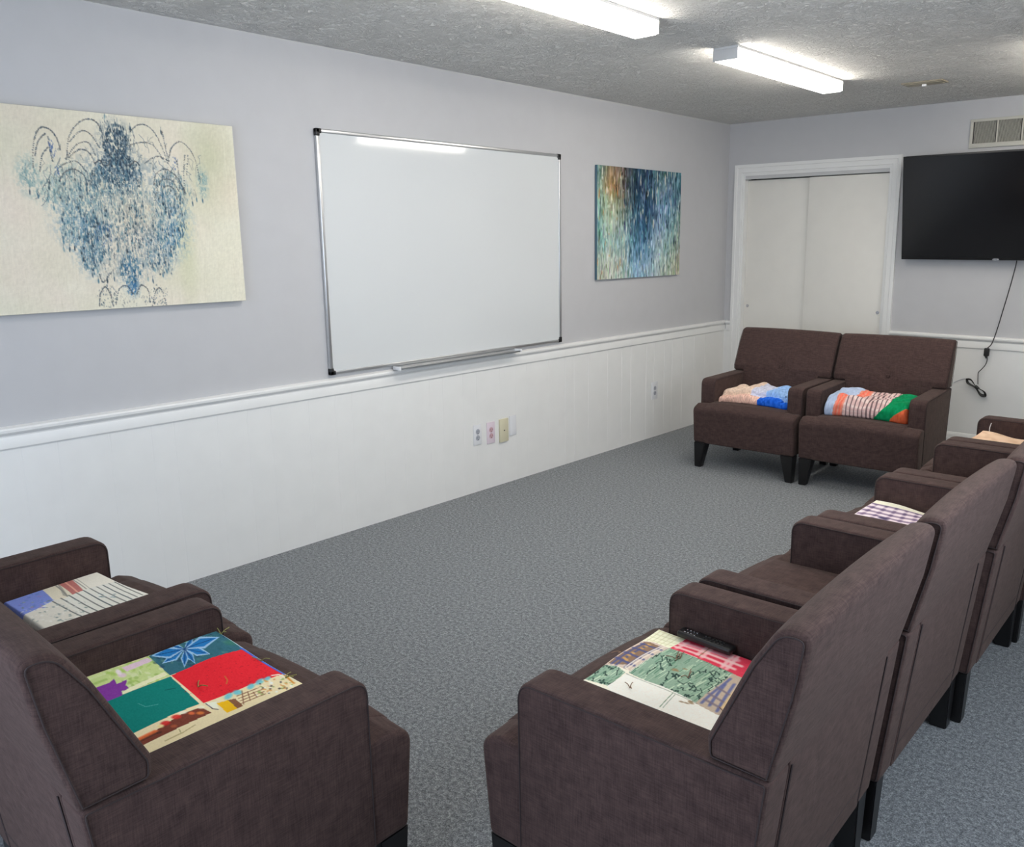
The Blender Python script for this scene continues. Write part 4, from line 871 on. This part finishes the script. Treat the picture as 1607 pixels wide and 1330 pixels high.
# ------------------------------------------------------------------ rolled bundles on the back chairs
def bundle(label, chair, x0, x1, prof, scale, colour, nx=150, seed=1, wr=.004):
    """prof: closed (y,z above seat) outline; scale(f)->(sy,sz) along the roll; colour(f,k)->(r,g,b)"""
    X, Y, rz = CH[chair]; t = thing('folded_quilt', label, 'quilt', (X, Y, 0), rz, 'folded quilts on the armchairs')
    pr = resample(prof, .005); m = len(pr); rs = np.random.RandomState(seed); P = np.zeros((m+1, nx, 3)); C = np.zeros((m+1, nx, 3)); cy = sum(p[0] for p in pr)/m
    ws = [(rs.uniform(10, 90), rs.uniform(2, 16), rs.uniform(0, 6)) for _ in range(10)]
    for j in range(nx):
        f = j/(nx-1); x = x0+(x1-x0)*f; sy, sz = scale(f); e = min(f, 1-f)/.06; rd = math.sqrt(1-(1-min(1, e))**2) if e < 1 else 1.
        for i in range(m+1):
            y, z = pr[i % m]; k = (i % m)/m; wv = sum(math.sin(a*x+b*k*6+ph) for a, b, ph in ws)*wr*.3
            zz = z*sz*(.25+.75*rd) + (wv if z > .008 else 0); yy = cy+(y-cy)*sy*(.6+.4*rd)
            P[i, j] = (x, yy, max(0, zz) + seat_top(x, min(yy, .66)) - .002); C[i, j] = np.array(colour(f, k, y, z))/255.
    ob = obj('folded_cloth', grid_mesh('folded_cloth', P, C), MT['cotton'], t, 70)
    bm = bmesh.new(); bm.from_mesh(ob.data); bmesh.ops.remove_doubles(bm, verts=bm.verts[:], dist=1e-6); es = [e for e in bm.edges if e.is_boundary]
    bmesh.ops.holes_fill(bm, edges=es, sides=0); bmesh.ops.recalc_face_normals(bm, faces=bm.faces[:]); bm.to_mesh(ob.data); bm.free()
    ob.data.shade_smooth()
    return t
pB1 = round_poly([(.57, 0), (.57, .048), (.535, .054), (.50, .054), (.50, .086), (.24, .086), (.22, 0)], [.02, .022, 0, .003, .02, .03, .01], 5)
r1 = np.random.RandomState(3).rand(60, 60)
def cB1(f, k, y, z):
    n = r1[int(f*59), int((k*59))]*34-17; X = 140+510*f; up = (y < .515 and z > .05)
    if not up:
        c = (228, 178, 164) if X < 440 else (30, 98, 214)
        if X < 440 and math.sin(f*190+z*200) > .35: c = (236, 204, 182)
    else: c = (232, 206, 186) if X < 365 else ((206, 208, 228) if X < 470 else (150, 188, 238))
    return tuple(max(0, min(255, q+n)) for q in c)
def sB1(f):
    X = 140+510*f; s = .72 + .28*min(1, f/.3); s += .08*math.sin(f*19); s *= 1 if X < 600 else .82
    return (1-.05*abs(f-.5), s)
bundle('folded pink and bright blue quilt on the left chair of the back pair', 'B1', .255, -.255, pB1, sB1, cB1, seed=5, wr=.006)
pB2 = round_poly([(.58, 0), (.585, .065), (.53, .115), (.30, .125), (.22, .10), (.20, 0)], [.03, .045, .05, .06, .05, .02], 6)
def cB2(f, k, y, z):
    X = 870+635*f; n = r1[int(f*59), int(k*59)]*20-10; hgt = z/.125
    back = (y < .50)
    xs = X - (110 if back else 0) - hgt*25
    if xs < 950: c = (178, 194, 222)
    elif xs < 1022: c = (238, 118, 96) if int(xs/14) % 2 else (228, 142, 120)
    elif X < 1255 + hgt*110:
        c = (216, 182, 178)
        if (X-1022) % 30 < 9: c = (120, 98, 100)
        elif math.sin(z*260+y*90) > .5: c = (226, 204, 198)
    elif X < 1375 + (hgt**1.6)*170: c = (0, 136, 84)
    else: c = (212, 98, 56) if math.sin(X*.8) > -.2 else (198, 90, 60)
    return tuple(max(0, min(255, q+n)) for q in c)
def sB2(f):
    return (1, 1.0 + .14*math.exp(-((f-.22)/.16)**2) - .10*math.exp(-((f-.5)/.2)**2) + .03*f)
bundle('folded quilt in pale blue, coral stripes, green and orange on the right back chair', 'B2', .258, -.258, pB2, sB2, cB2, seed=8, wr=.005)
